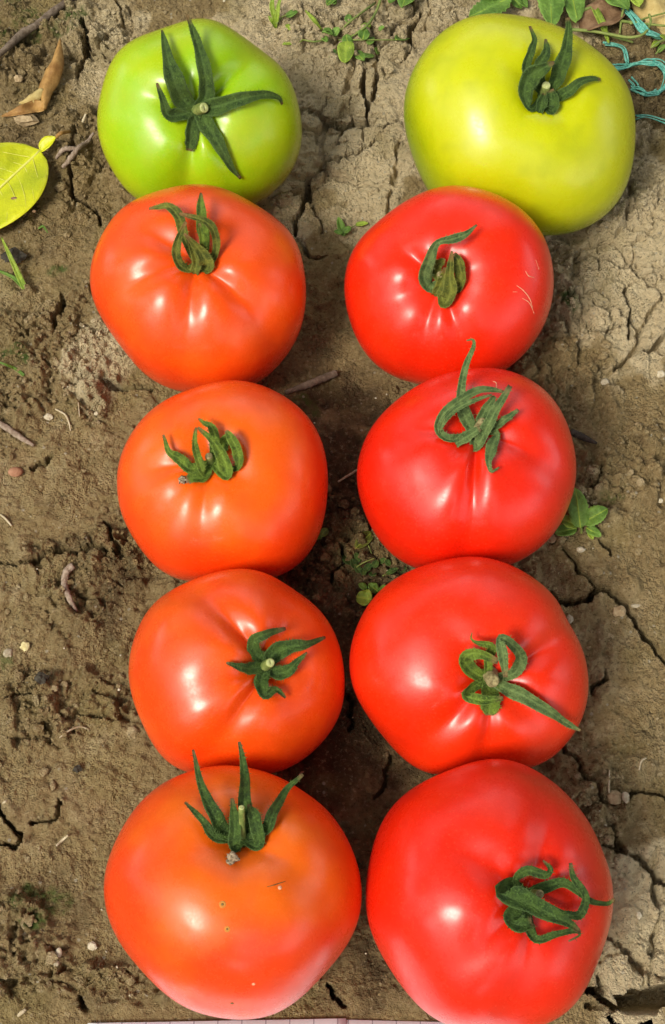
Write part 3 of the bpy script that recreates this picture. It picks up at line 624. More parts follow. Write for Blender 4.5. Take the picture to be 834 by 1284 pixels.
# sepals: points (x, y in the photograph, height above the skin mm, width px), then material
CAL = {
 'L1': dict(hub=(247, 138, 6), stub=((246, 138, 2), (256, 135, 5.5), 7.5, 'stub', 'stub_cut'), m='sepal', s=[
  [(231, 126, 2, 22), (221, 106, 4, 24), (212, 78, 6, 15), (205, 46, 8, 5), (203, 38, 9, 2)],
  [(259, 117, 2, 19), (256, 85, 4, 16), (246, 49, 7, 10), (234, 18, 10, 3)],
  [(274, 133, 2, 21), (303, 124, 3, 15), (330, 119, 3.5, 10), (348, 122, 3, 6), (354, 131, 1.5, 3)],
  [(260, 157, 2, 20), (276, 183, 2.5, 15), (289, 208, 2, 8), (302, 224, 1.5, 3)],
  [(241, 160, 2, 17), (239, 178, 2, 15), (237, 189, 1.6, 7)],
  [(225, 144, 2, 15), (211, 144, 3, 14), (205, 127, 6, 9), (197, 104, 6, 3)]]),
 'R1': dict(hub=(681, 121, 6), stub=((682, 121, 2), (685, 107, 7), 6.5, 'stub', 'stub_cut'), m='sepal', s=[
  [(666, 137, 1, 15), (658, 118, 4, 18), (664, 97, 8, 23), (681, 86, 11, 14), (695, 78, 12, 3)],
  [(660, 90, 3, 11), (666, 64, 6, 9), (670, 50, 8, 6), (664, 33, 9, 3)],
  [(676, 84, 3, 13), (685, 66, 5, 10), (684, 49, 6, 2.5)],
  [(695, 105, 3, 14), (702, 87, 6, 19), (710, 62, 9, 14), (713, 37, 11, 8), (712, 22, 11, 5)],
  [(699, 122, 2, 14), (714, 114, 3.5, 13), (729, 102, 4, 9), (744, 99, 3, 6), (753, 100, 2, 3)],
  [(690, 139, 1, 20), (692, 128, 4, 18), (690, 112, 6, 8)],
  [(676, 140, 1, 14), (680, 128, 4, 13), (683, 117, 5, 5)]]),
 'L2': dict(hub=(246, 332, 5), stub=((246, 331, 1), (246, 318, 4), 5, 'stub', 'stub'), m='sepal_olive', s=[
  [(235, 338, 1, 10), (223, 328, 4, 10), (222, 306, 9, 9), (233, 278, 14, 3)],
  [(259, 338, 1, 17), (259, 328, 5, 17), (249, 312, 9, 10), (231, 293, 13, 3)],
  [(243, 342, 1, 16), (247, 328, 5, 11), (241, 312, 8, 7), (237, 300, 10, 3)],
  [(266, 326, 1, 9), (272, 309, 5, 8), (268, 289, 10, 9), (256, 277, 13, 8), (225, 268, 15, 3)],
  [(257, 310, 2, 10), (254, 284, 5, 13), (252, 260, 8, 9), (252, 242, 10, 2)],
  [(232, 300, 3, 9), (225, 274, 7, 12), (213, 260, 9, 9), (200, 260, 8, 6), (187, 262, 7, 2.5)],
  [(256, 318, 4, 8), (254, 300, 9, 7), (250, 280, 14, 3)]]),
 'R2': dict(hub=(554, 354, 5), stub=((554, 354, 1), (552, 344, 6), 5.5, 'stub', 'stub_dry'), m='sepal_olive', s=[
  [(540, 361, 1, 14), (532, 346, 4, 15), (540, 323, 8, 13), (548, 305, 10, 7), (567, 300, 10, 10), (584, 294, 8, 7), (598, 282, 7, 2)],
  [(556, 380, 1, 20), (565, 366, 5, 17), (564, 344, 8, 11), (567, 315, 10, 3)],
  [(574, 364, 1, 12), (578, 347, 4, 12), (575, 329, 6, 12), (569, 318, 5, 5)],
  [(546, 370, 1, 14), (553, 356, 5, 11), (560, 336, 8, 6)],
  [(545, 336, 2, 14), (553, 328, 4, 9), (558, 325, 6, 4)]]),
 'L3': dict(hub=(266, 580, 6), stub=((266, 580, 1), (262, 572, 5), 6, 'stub', 'stub_dry'), m='sepal_light', s=[
  [(240, 588, 2, 13), (224, 574, 3, 12), (212, 566, 4, 7), (205, 545, 5, 2.5)],
  [(257, 596, 2, 13), (248, 573, 7, 9), (244, 554, 10, 6), (246, 536, 13, 2.5)],
  [(284, 597, 1, 21), (281, 577, 6, 16), (268, 554, 10, 9), (248, 536, 13, 3)],
  [(296, 588, 1, 11), (299, 569, 4, 12), (290, 549, 7, 10), (283, 540, 8, 3)],
  [(270, 552, 3, 12), (266, 536, 6, 9), (257, 531, 7, 5), (249, 525, 7, 2)],
  [(256, 598, 1, 11), (244, 599, 2.5, 12), (235, 602, 3, 10)],
  [(278, 560, 2, 16), (287, 551, 4, 12), (292, 556, 6, 5)]]),
 'R3': dict(hub=(595, 545, 6), stub=((597, 540, 1), (605, 528, 7), 6, 'stub_dry', 'stub_dry'), m='sepal_grey', s=[
  [(583, 522, 3, 18), (578, 491, 7, 11), (585, 457, 10, 8), (594, 434, 12, 5), (593, 426, 12, 3), (585, 427, 11, 2)],
  [(564, 551, 1, 11), (549, 538, 4, 10), (555, 521, 8, 11), (574, 504, 11, 11), (597, 491, 12, 10), (617, 489, 11, 7), (632, 492, 10, 3)],
  [(553, 545, 2, 7), (563, 521, 9, 7), (585, 506, 13, 7), (617, 495, 14, 2.5)],
  [(572, 556, 1, 15), (585, 548, 5, 14), (602, 537, 8, 7)],
  [(597, 562, 1, 21), (607, 543, 6, 15), (621, 516, 10, 12), (640, 484, 13, 6)],
  [(619, 536, 3, 10), (634, 526, 5, 9), (650, 514, 5, 4)],
  [(622, 543, 3, 14), (616, 563, 4, 15), (613, 579, 3, 8), (616, 591, 2, 4), (626, 586, 2, 2)],
  [(607, 518, 3, 13), (617, 502, 7, 8), (621, 497, 8, 4)]]),
 'L4': dict(hub=(334, 835, 6), stub=((331, 836, 2), (339, 831, 8), 7, 'stub', 'stub_cut'), m='sepal', s=[
  [(321, 820, 2, 16), (318, 804, 4, 15), (333, 795, 5, 11), (358, 788, 5, 4)],
  [(344, 819, 2, 22), (364, 811, 4, 18), (385, 808, 5, 10), (408, 799, 6, 3)],
  [(346, 844, 2, 17), (360, 842, 3, 16), (373, 829, 4, 8), (385, 818, 5, 2.5)],
  [(328, 855, 2, 18), (333, 871, 3, 14), (346, 865, 3, 8), (358, 875, 2, 3)],
  [(315, 838, 2, 16), (304, 837, 2.2, 11), (284, 831, 2, 3)]]),
 'R4': dict(hub=(612, 850, 6), stub=((614, 846, 1), (618, 854, 7), 10, 'stub_dry', 'stub_dry'), m='sepal_light', s=[
  [(597, 845, 2, 17), (582, 828, 5, 18), (597, 819, 8, 14), (625, 829, 9, 7)],
  [(612, 826, 4, 12), (616, 810, 6, 11), (599, 806, 6, 5), (591, 801, 5, 2), (592, 793, 5, 1.5)],
  [(644, 845, 2, 14), (653, 823, 5, 15), (640, 806, 8, 11), (627, 800, 10, 10), (631, 823, 12, 13), (634, 849, 12, 5)],
  [(633, 862, 3, 16), (657, 873, 4, 18), (689, 892, 4.5, 12), (711, 907, 4.5, 8), (728, 916, 5, 3)],
  [(595, 860, 2, 12), (584, 871, 5, 14), (603, 878, 7, 13), (631, 876, 8, 5)],
  [(614, 876, 2, 25), (614, 888, 2, 22), (613, 897, 1.6, 9)]]),
 'L5': dict(hub=(304, 1054, 7), stub=((304, 1054, 1), (303, 1013, 13), 4.5, 'stub', 'stub_cut'), m='sepal', s=[
  [(280, 1043, 2, 20), (267, 1018, 6, 17), (253, 987, 10, 10), (242, 940, 14, 3)],
  [(308, 1042, 2, 20), (307, 1005, 8, 16), (306, 965, 14, 10), (300, 930, 18, 3.5)],
  [(333, 1042, 2, 14), (342, 1022, 5, 14), (359, 991, 8, 8), (380, 971, 9, 4)],
  [(270, 1050, 2, 12), (255, 1030, 4, 9), (232, 1006, 5, 3)],
  [(293, 1063, 1, 22), (295, 1034, 7, 15), (291, 1001, 12, 4)],
  [(325, 1060, 1, 22), (318, 1024, 7, 16), (311, 1009, 10, 3)]]),
 'R5': dict(hub=(660, 1120, 6), stub=((667, 1121, 2), (677, 1121, 8), 6.5, 'stub', 'stub_dry'), m='sepal', s=[
  [(640, 1107, 2, 14), (627, 1118, 6, 20), (645, 1125, 9.5, 26), (668, 1135, 11, 24), (691, 1147, 11, 18), (714, 1158, 9, 10), (727, 1169, 7, 4)],
  [(645, 1142, 3, 20), (643, 1155, 4, 22), (655, 1160, 4, 18), (668, 1156, 4, 9)],
  [(662, 1160, 2, 13), (673, 1178, 3, 10), (696, 1172, 4, 8), (718, 1167, 4, 6), (727, 1172, 4, 3), (713, 1180, 3, 2)],
  [(646, 1104, 3, 13), (661, 1091, 6, 13), (684, 1097, 6, 9), (690, 1089, 5, 6), (681, 1079, 4, 2.5)],
  [(684, 1112, 3, 14), (707, 1107, 5, 11), (725, 1119, 5.5, 8), (741, 1130, 5, 7), (762, 1133, 5, 5), (771, 1126, 4.5, 2)],
  [(700, 1143, 3, 8), (712, 1147, 4, 9), (727, 1146, 5, 11), (734, 1124, 6, 10), (719, 1101, 7, 8), (715, 1082, 6, 4)]])}
NTOP = NU-1
FACES = [(0, 1+j, 1+(j+1) % NT) for j in range(NT)]
for i in range(NTOP-1):
    for j in range(NT):
        a = 1+i*NT+j; b = 1+i*NT+(j+1) % NT; FACES.append((a, a+NT, b+NT, b))
last = 1+NTOP*NT
FACES += [(last, 1+(NTOP-1)*NT+(j+1) % NT, 1+(NTOP-1)*NT+j) for j in range(NT)]
TOM = {}; BVH = {}
def skin_pt(bvh, px, py, hh, prev=None):
    """point hh metres off the skin seen at a photograph position"""
    d = ray(px, py); L = np.linalg.norm(d); d = d/L
    loc, nor, idx, dist = bvh.ray_cast(Vector(CAM), Vector(d))
    if loc is None:
        dist = prev if prev else 0.45
        return CAM+d*dist, dist, -d
    dist = dist-hh
    return CAM+d*dist, dist+hh*0.0, unit(np.array(nor)*0.5-d*0.5)
for ti, (k, t) in enumerate(FRUIT.items()):
    P, C, B = PLACED[k]; axv = B[5]
    root = thing('tomato', C, LABEL[k], 'tomato', 'tomatoes laid out in two columns on the soil')
    L = fruit_local(t['asp'], t['n'], t['dent'], t['gr'], t['seed'])
    fr = mesh_obj('fruit', P, FACES, SK[k], root, True, dict(axial=L[:, 2]/t['asp']))
    TOM[k] = root
    bvh = BVHTree.FromPolygons([Vector(p) for p in P+C], FACES); BVH[k] = bvh
    cd = CAL[k]; rng = np.random.RandomState(100+ti)
    hp, hd, hn = skin_pt(bvh, cd['hub'][0], cd['hub'][1], 0.0012); pm = PXM(hp); n_ = unit(axv*0.6+hn*0.4)
    x_ = unit(np.cross(n_, [0.3, 1, 0.2])); y_ = np.cross(n_, x_); hr = cd['hub'][2]*1.25*pm
    V = []; F = []; rings = 5; sg = 20
    for i in range(rings):
        rr = hr*(i+0.001)/(rings-1)
        for j in range(sg):
            a = 2*math.pi*j/sg; wob = 1+0.14*math.cos(5*a+ti)*(i/(rings-1))
            V.append(hp+x_*rr*wob*math.cos(a)+y_*rr*wob*math.sin(a)+n_*(0.0009*(1-(i/(rings-1))**2)-0.0022*(i == rings-1)))
    for i in range(rings-1):
        for j in range(sg):
            a = i*sg+j; b = i*sg+(j+1) % sg; F.append((a, a+sg, b+sg, b))
    F.append(tuple(range((rings-1)*sg, rings*sg))[::-1])
    cal = mesh_obj('calyx', V, F, cd['m'], root, True, dict(along=[0.0]*len(V), edge=[0.0]*len(V)), origin=C)
    for si, sp in enumerate(cd['s']):
        pts = [hp+n_*0.0003]; ws = [sp[0][3]*0.6*pm]; nh = [n_]; prev = None
        for (px, py, hh, wp) in sp:
            p, prev, nn = skin_pt(bvh, px, py, hh*0.001, prev)
            pts.append(p); ws.append(wp*(1.12 if k in ('L2', 'R2', 'L3') else 1.0)*PXM(p)); nh.append(nn)
        if len(sp) > 1 and (sp[0][0]-cd['hub'][0])*(sp[1][0]-sp[0][0])+(sp[0][1]-cd['hub'][1])*(sp[1][1]-sp[0][1]) < 0: ws[1] *= 0.6; ws[0] *= 0.8
        V, F, A = ribbon(np.array(pts), ws, np.array(nh), fold=rng.uniform(0.26, 0.40), thick=0.00026, n=28, wav=0.07, hair=70, rng=rng, na=7)
        mat = cd['m']
        if k == 'R2' and si == 0: mat = 'sepal_grey'
        if k == 'L2' and si in (4, 6): mat = 'sepal_light'
        if k == 'R4' and si in (2, 3): mat = 'sepal_grey'
        mesh_obj('sepal', V, F, mat, cal, True, A, origin=C)
    (a0, a1, sr, m1, m2) = cd['stub'][0], cd['stub'][1], cd['stub'][2]*pm, cd['stub'][3], cd['stub'][4]
    p0, d0, _ = skin_pt(bvh, a0[0], a0[1], 0.0); p1, _, _ = skin_pt(bvh, a1[0], a1[1], a1[2]*0.001, d0)
    V, F = tube([p0, p0*0.55+p1*0.45, p1], [sr*1.15, sr*0.9, sr*0.82], n=9, seg=14, jit=0.03, rng=rng)
    st = mesh_obj('stem_stub', V, F, m1, cal, True, None, origin=C)
    dd = unit(p1-p0); V, F = tube([p1-dd*0.0001, p1+dd*0.00035, p1+dd*0.0005, p1+dd*0.0002], [sr*0.80, sr*0.72, sr*0.5, sr*0.12], n=8, seg=14, jit=0.02, rng=rng)
    mesh_obj('cut_end', V, F, m2, cal, True, None, origin=C)
# withered flower remains
def withered(k, px, py, rpx, n, parent, hh=0.001, limbs=0):
    bvh = BVH[k]; C = PLACED[k][1]; mb = MB(); rng = np.random.RandomState(int(px))
    p, d, nn = skin_pt(bvh, px, py, hh); r = rpx*PXM(p)
    for i in range(n):
        e = rng.normal(0, 1, 3); e = unit(e)*rng.uniform(0.15, 0.6)*r
        mb.add(IV2*(1+rng.normal(0, 0.22, (len(IV2), 1)))*rng.uniform(0.25, 0.5, 3)*r+p+e, IF2)
    for i in range(limbs):
        e = unit(np.append(rng.normal(0, 1, 2), rng.uniform(0.0, 0.6)))
        V, F = tube([p, p+e*r*0.7, p+e*r*0.95+rng.normal(0, r*0.2, 3), p+e*r*1.0+rng.normal(0, r*0.3, 3)], [0.0004, 0.0004, 0.0003, 0.0002], n=8, seg=5, jit=0.15, rng=rng); mb.add(V, F)
    o = mb.build('withered_flower', 'withered', parent, origin=C); o['label'] = 'grey brown dried flower remains'
withered('L5', 290, 1077, 11, 12, TOM['L5'], 0.0015)
withered('L3', 229, 600, 7, 7, TOM['L3'], 0.001, 5)
# scars and scratches on the skin
def scar(k, px, py, rpx, mat='scar', name='scar', flat=0.25):
    p, d, nn = skin_pt(BVH[k], px, py, 0.0); C = PLACED[k][1]; r = rpx*PXM(p)
    loc, nor, _, _ = BVH[k].find_nearest(Vector(p)); nor = np.array(nor); x_ = unit(np.cross(nor, [0.2, 1, 0.1])); y_ = np.cross(nor, x_)
    V = (IV2[:, :1]*x_+IV2[:, 1:2]*y_+IV2[:, 2:3]*nor*flat)*r+p
    mesh_obj(name, V, IF2, mat, TOM[k], True, None, origin=C)
for q in [(279, 1134, 1.9), (285, 1165, 1.6)]: scar('L5', *q)
scar('L5', 279, 1134, 4.4, 'scar_halo', 'scar_ring', 0.05); scar('L5', 285, 1165, 3.8, 'scar_halo', 'scar_ring', 0.05)
scar('L5', 351, 1113, 2.6, 'scratch', 'scar'); scar('L5', 318, 1234, 2.2, 'scratch', 'scar'); scar('L5', 291, 1258, 2.2, 'scar', 'scar')
def scratch(k, pts, rpx, mat='scratch'):
    q = []
    for (px, py) in pts: q.append(skin_pt(BVH[k], px, py, 0.00005)[0])
    V, F = tube(q, [0.00008]+[rpx*0.0002]*(len(q)-2)+[0.00008], n=14, seg=6)
    mesh_obj('scratch', V, F, mat, TOM[k], True, None, origin=PLACED[k][1])
scratch('R2', [(659, 340), (663, 346), (670, 348)], 0.8); scratch('R2', [(648, 358), (656, 364), (664, 374), (668, 386)], 0.8); scratch('R2', [(655, 374), (664, 380), (670, 394)], 0.8)
scratch('R2', [(672, 326), (676, 338)], 0.5); scratch('R2', [(643, 366), (649, 366)], 0.9)
scratch('L5', [(335, 1112), (346, 1109), (358, 1105)], 0.8, 'scar')
scratch('R3', [(618, 478), (622, 480), (623, 487)], 0.8)
# ---------------------------------------------------------------- leaves, twigs, weeds, pebbles, twine, paper
UP = np.array([0, 0, 1.0])
def base_of(V): V = np.asarray(V); return np.array([V[:, 0].mean(), V[:, 1].mean(), V[:, 2].min()])
def single(name, V, F, mat, label, cat, group=None, attrs=None, smooth=True):
    return tag(mesh_obj(name, V, F, mat, None, smooth, attrs, origin=base_of(V)), label, cat, group)
# squared paper under the two lowest tomatoes
def sheet(c0, c1, z, deep, label, lines_at, rip):
    a, b = at(*c0, z), at(*c1, z); n = 24; V = []; F = []
    rng = np.random.RandomState(rip); d = unit(b-a); back = np.array([d[1], -d[0], 0])
    o = at(*lines_at, z)
    for i in range(n+1):
        p = a+(b-a)*i/n
        for j in range(7): V.append(p+back*deep*j/6+UP*(0.0004*math.sin(i*0.5+j)+0.0002*rng.normal() if 0 < j < 6 else 0.0002*math.sin(i*0.6)))
    for i in range(n):
        for j in range(6): q = i*7+j; F.append((q, q+7, q+8, q+1))
    m = len(V); V += [v-UP*0.00022 for v in V]; F += [tuple(m+i for i in f[::-1]) for f in list(F)]
    for i in range(n): F += [(i*7, m+i*7, m+i*7+7, i*7+7), (i*7+6, i*7+13, m+i*7+13, m+i*7+6)]
    for j in range(6): F += [(j, j+1, m+j+1, m+j), (n*7+j, m+n*7+j, m+n*7+j+1, n*7+j+1)]
    ob = mesh_obj('squared_paper', V, F, 'paper', None, True, None, origin=o+np.array([0.00405, 0, 0]))
    tag(ob, label, 'paper', 'sheets of squared paper')
sheet((110, 1283), (434, 1277), 0.0012, 0.07, 'white squared paper sheet touching the orange yellow tomato, lying on top', (290.5, 1278), 3)
sheet((425, 1278.5), (660, 1284), 0.0004, 0.07, 'white squared paper sheet lying partly under another sheet, by the red tomato', (484, 1279), 4)

# yellow fallen leaf
c = gpt(20, 240, 0.004); root = thing('fallen_leaf', base_of([c]), 'bright yellow fallen leaf with a winged stalk lying on the soil', 'leaf')
A_, T_ = gpt(51, 189, 0.006), gpt(-75, 306, 0.003); L = np.linalg.norm(T_-A_)
V, F, A = leaf_blade(A_, T_-A_, UP, L, 112*PXM(A_), n=26, na=11, fold=0.10, droop=0.02, thick=0.00025, ripple=0.0, rng=np.random.RandomState(4))
bl = mesh_obj('blade', V, F, 'yellow_leaf', root, True, A, origin=root.location)
V, F = tube([A_+UP*0.0001, A_*0.5+T_*0.5+UP*0.0004-UP*0.005*0.05, T_-UP*0.0025], [0.0007, 0.0005, 0.0002], n=16, seg=6); mesh_obj('midrib', V, F, 'yellow_rib', bl, True, None, origin=root.location)
u_ = unit(T_-A_); s_ = unit(np.cross(u_, UP)); n_up = np.cross(s_, u_); Wl = 112*PXM(A_)
def on_leaf(t, j):
    w = Wl/2*math.sin(math.pi*min(1, t**0.8))**0.75
    return A_+u_*(t*L)+s_*(w*j)+n_up*(0.10*w*abs(j)*2-0.02*L*t*t+0.00028)
for i in range(9):
    for sd_ in (-1, 1):
        t = 0.08+0.085*i
        V, F = tube([on_leaf(t, 0), on_leaf(t+0.05, sd_*0.35), on_leaf(t+0.11, sd_*0.65), on_leaf(t+0.18, sd_*0.92)], [0.00016, 0.00013, 0.0001, 0.00005], n=10, seg=5); mesh_obj('vein', V, F, 'yellow_rib', bl, True, None, origin=root.location)
W0, W1 = gpt(51, 190, 0.006), gpt(71, 172, 0.007)
V, F, A = leaf_blade(W0, W1-W0, UP, np.linalg.norm(W1-W0), 17*PXM(W0), n=12, na=7, fold=0.3, droop=0.0, round_=1.05); mesh_obj('stalk_wing', V, F, 'yellow_leaf', root, True, A, origin=root.location)
V, F = tube([W1, gpt(76, 167, 0.008), gpt(87, 165, 0.006)], [0.0008, 0.0009, 0.0008], n=10, seg=7); mesh_obj('stalk', V, F, 'brown_leaf', root, True, None, origin=root.location)
for q in ((18, 249, 4.5, 2.5), (43, 265, 2.5, 2)):
    p = gpt(q[0], q[1], 0.008); V = IV2*np.array([q[2], q[3], 1.5])*PXM(p)+p; mesh_obj('spot', V, IF2, 'rust_leaf', bl, True, None, origin=root.location)

# brown curled leaf
c = gpt(50, 110); root = thing('dry_leaf', c, 'curled brown dry leaf lying beside the long grey twig', 'leaf')
def strip(pts, mat, name, fold, parent, origin, thick=0.0003, n=24, wav=0.05, curl=0.0, na=7, seed=1):
    P = np.array([gpt(x, y, l*0.001) for x, y, l, w in pts]); Wd = [w*PXM(P[0]) for x, y, l, w in pts]
    V, F, A = ribbon(P, Wd, np.tile(UP*0.9+np.array([0, -0.3, 0]), (len(P), 1)), fold=fold, thick=thick, n=n, wav=wav, rng=np.random.RandomState(seed), na=na, curl=curl)
    return mesh_obj(name, V, F, mat, parent, True, A, origin=origin)
strip([(75.5, 48, 5, 1.5), (73, 66, 6, 11), (69, 82, 6, 18), (63, 96, 6, 20), (57, 110, 6, 17), (56, 124, 5, 10), (55, 137, 3, 5)], 'brown_leaf', 'blade', -0.42, root, c, seed=2)
strip([(53, 112, 6, 8), (44, 120, 6, 12), (34, 126, 5, 9), (24, 129, 3, 2)], 'tan_leaf', 'blade_fold', -0.3, root, c, seed=3)
strip([(56, 134, 4, 12), (44, 135, 4, 16), (28, 139, 4, 12), (10, 144, 2, 5), (2, 146, 1.5, 2)], 'brown_leaf', 'blade_fold', 0.3, root, c, seed=4)

# twigs, roots and straws
def twig(pts, rpx, mat, label, cat='twig', jit=0.07, n=30, seed=1, name='twig', knots=0):
    rng = np.random.RandomState(seed); P = []
    for q in pts:
        lift = q[2]*0.001 if len(q) > 2 else 0.0
        P.append(gpt(q[0], q[1], 0.0)+UP*(lift+0.0004))
    pm = PXM(P[0]); R = [r*pm for r in rpx]
    P = [p+UP*r*0.7 for p, r in zip(P, R)]
    V, F = tube(P, R, n=n, seg=9, jit=jit, rng=rng)
    o = single(name, V, F, mat, label, cat)
    return o
twig([(-14, 82), (8, 64), (28, 49, 1), (48, 36, 1), (66, 22, 1), (98, -5)], [3.5, 3.6, 5.0, 4.2, 4.6, 3.4], 'twig', 'long grey brown twig lying above the curled brown leaf', seed=1)
twig([(-12, 527), (10, 540, 1), (26, 550), (43, 560)], [4, 3.8, 3.4, 1.8], 'root', 'pale grey stick poking in beside the reddish pebble', seed=2)
twig([(358, 494), (385, 485), (405, 477), (422, 470)], [3, 4.6, 5, 4.4], 'twig', 'short thick grey twig between an orange and a red tomato', seed=3)
twig([(93, 711), (84, 719), (82, 735), (87, 750), (97, 768)], [4.5, 4.6, 4.2, 3.6, 1.6], 'root', 'bent pale dry root lying below the long soil crack', 'root', name='dry_root', seed=4, jit=0.1)
twig([(718, 1254, 1), (745, 1251, 2), (770, 1249, 2), (794, 1248, 1)], [2.2, 2.4, 2.2, 1.2], 'straw', 'pale straw bridging the dark hole in the soil', 'straw', name='straw', seed=5)
twig([(715, 543), (730, 550), (748, 557)], [4, 4.4, 1.5], 'twig_dark', 'short dark twig stub beside the red tomato with tangled sepals', seed=6)
twig([(424, 608, 2), (436, 602, 3), (450, 595, 4)], [1.2, 1.5, 1.6], 'straw', 'thin pale stalk leaning in the gap against a red tomato', 'straw', name='straw', seed=7)
twig([(99, 166), (104, 155), (108, 144)], [1.4, 1.7, 1.2], 'straw', 'tiny upright straw beside the lime green tomato', 'straw', name='straw', seed=8)
twig([(79, 212), (90, 200), (99, 188), (110, 180), (118, 168)], [2, 3.2, 3.0, 2.6, 1.5], 'root', 'frayed grey root beside the winged stalk of the yellow leaf', 'root', name='dry_root', seed=9, jit=0.15)
twig([(71, 200), (80, 190), (92, 188), (99, 188)], [1.5, 3, 2.4, 1.2], 'root', 'short grey root fork joining the frayed root', 'root', name='dry_root', seed=10, jit=0.15)
twig([(71, 1061), (79, 1054), (86, 1048)], [1.2, 1.8, 1.4], 'straw', 'short white straw chip on bare soil beside the orange yellow tomato', 'straw', name='straw', seed=11)
twig([(70, 514), (82, 521), (87, 531), (89, 541)], [1.1, 1.3, 1.1, 0.8], 'straw', 'thin curled straw next to the white pebble', 'straw', name='straw', seed=12)
twig([(23, 1274), (28, 1270), (33, 1266)], [1.6, 2.4, 1.6], 'straw', 'white straw chip at the edge of the bare soil', 'straw', name='straw', seed=13)
twig([(764, 1000), (763, 985), (764, 966)], [1.0, 1.4, 0.8], 'straw', 'fine straw standing beside the orange brown stone', 'straw', name='straw', seed=14)
twig([(801, 966), (804, 955), (810, 951)], [0.9, 1.3, 0.8], 'straw', 'small hooked straw on the soil right of the orange brown stone', 'straw', name='straw', seed=15)
twig([(1, 646), (8, 652), (15, 660)], [1.0, 1.4, 1.0], 'straw', 'white straw sliver above the long soil crack', 'straw', name='straw', seed=16)
twig([(98, 498), (99, 510), (100, 523)], [0.6, 0.7, 0.5], 'straw', 'hair thin straw below the pale granular clod', 'straw', name='straw', seed=17)
twig([(0, 1012), (6, 1007), (10, 1004)], [1.2, 1.6, 1.0], 'straw', 'pale straw chip lying on the short soil crack', 'straw', name='straw', seed=18)
twig([(75, 926), (85, 918), (100, 912), (112, 915)], [0.8, 1.1, 1.2, 0.8], 'straw', 'curved pale straw pressed into crumbly soil', 'straw', name='straw', seed=19)
twig([(372, 978), (377, 970), (381, 968)], [0.8, 1.2, 0.8], 'straw', 'tiny straw between two orange tomatoes', 'straw', name='straw', seed=20)
# pebbles
def pebble(px, py, rx, ry, mat, label, cat='pebble', seed=1, name='pebble', rough=0.11):
    p = gpt(px, py); pm = PXM(p); rng = np.random.RandomState(seed); rz = min(rx, ry)*0.75
    V = IV2*(1+rng.normal(0, rough, (len(IV2), 1)))*np.array([rx, ry*1.05, rz])*pm+p+UP*rz*pm*0.55
    single(name, V, IF2, mat, label, cat, smooth=rough < 0.08)
pebble(20, 593, 9.5, 6.5, 'peb_red', 'smooth reddish oval pebble near the pale grey stick', seed=1, rough=0.03)
pebble(61, 524, 6, 4.5, 'peb_white', 'cream white pebble among dark clods', seed=2)
pebble(121, 519, 3, 2.5, 'peb_white', 'tiny white pebble beneath the pale granular clod', seed=3)
pebble(32, 811, 6, 5.5, 'peb_yellow', 'pale yellow round pebble on olive soil', seed=4)
pebble(11, 820, 6.5, 6, 'peb_grey', 'greyish white rough pebble beside the yellow pebble', seed=5, rough=0.14)
pebble(692, 676, 6.5, 6, 'peb_tan', 'tan round pebble by the leafy seedling', seed=6)
pebble(728, 690, 5.5, 3.6, 'peb_white', 'white chip below the leafy seedling', seed=7)
pebble(776, 768, 8.5, 7, 'peb_tan', 'rough tan clod beside the forked soil crack', 'clod', 8, 'soil_clod', 0.15)
pebble(797, 760, 6, 2.5, 'peb_grey', 'flat pale chip above the forked soil crack', seed=18)
pebble(714, 777, 4.5, 5, 'peb_grey', 'small pale chip touching the red tomato with the long sepal', seed=9)
pebble(770, 1000, 9, 8, 'peb_tan', 'orange brown stone at the soil crack', 'stone', 10, 'stone', 0.13)
pebble(784, 1000, 4.5, 7, 'peb_grey', 'pale narrow stone against the orange brown stone', 'stone', 11, 'stone', 0.12)
pebble(74, 1195, 4.2, 6, 'peb_white', 'white oval seed on dark soil beside the orange yellow tomato', 'seed', 12, 'seed', 0.03)
pebble(116, 1187, 6, 4.5, 'peb_white', 'cream flat chip near the white oval seed', seed=13, rough=0.12)
pebble(71, 1208, 3.2, 4, 'peb_grey', 'little grey chip just below the white oval seed', seed=14)
pebble(801, 1148, 3.5, 4.5, 'peb_white', 'white chip on pale soil beside the deep red tomato', seed=15)
pebble(52, 851, 8, 7, 'peb_black', 'blackish crumbly clod on olive soil', 'clod', 16, 'soil_clod', 0.22)
pebble(17, 325, 14, 9, 'peb_black', 'black crumbly clod under the yellow leaf', 'clod', 17, 'soil_clod', 0.22)
pebble(97, 965, 5, 4, 'peb_black', 'dark clod between straw bits and the orange tomato', 'clod', 19, 'soil_clod', 0.2)
pebble(828, 470, 5, 5, 'peb_white', 'white pebble beside the short side crack', seed=20)
pebble(800, 536, 5.5, 5, 'peb_tan', 'tan pebble on brown soil below the pale cracked crust', seed=21)
pebble(828, 628, 3.5, 3, 'peb_white', 'white chip right of the leafy seedling', seed=22)
pebble(758, 480, 5.5, 4.5, 'peb_grey', 'grey pebble in crumbly soil beside a red tomato', seed=23)
pebble(24, 100, 5, 5, 'peb_tan', 'tan crumb above the curled brown leaf fold', seed=24, rough=0.14)
pebble(33, 152, 12, 8, 'peb_tan', 'pale tan clod under the curled brown leaf', 'clod', 25, 'soil_clod', 0.16)
rs = np.random.RandomState(44); mb = MB()
for _ in range(120):
    px, py = rs.uniform(-10, 844), rs.uniform(0, 1270)
    p = gpt(px, py)
    if any(math.hypot(p[0]-C[0], p[1]-C[1]) < 0.036 for k, (P, C, B) in PLACED.items()): continue
    r = rs.uniform(0.7, 1.7)*PXM(p); mb.add(IV1*(1+rs.normal(0, 0.25, (len(IV1), 1)))*[r, r, r*0.7]+p+UP*r*0.3, IF1)
g_ = mb.build('grit', 'peb_white'); g_['kind'] = 'stuff'; g_['label'] = 'fine white grit flecks sprinkled over the soil'; g_['category'] = 'grit'
cr_['category'] = 'soil'

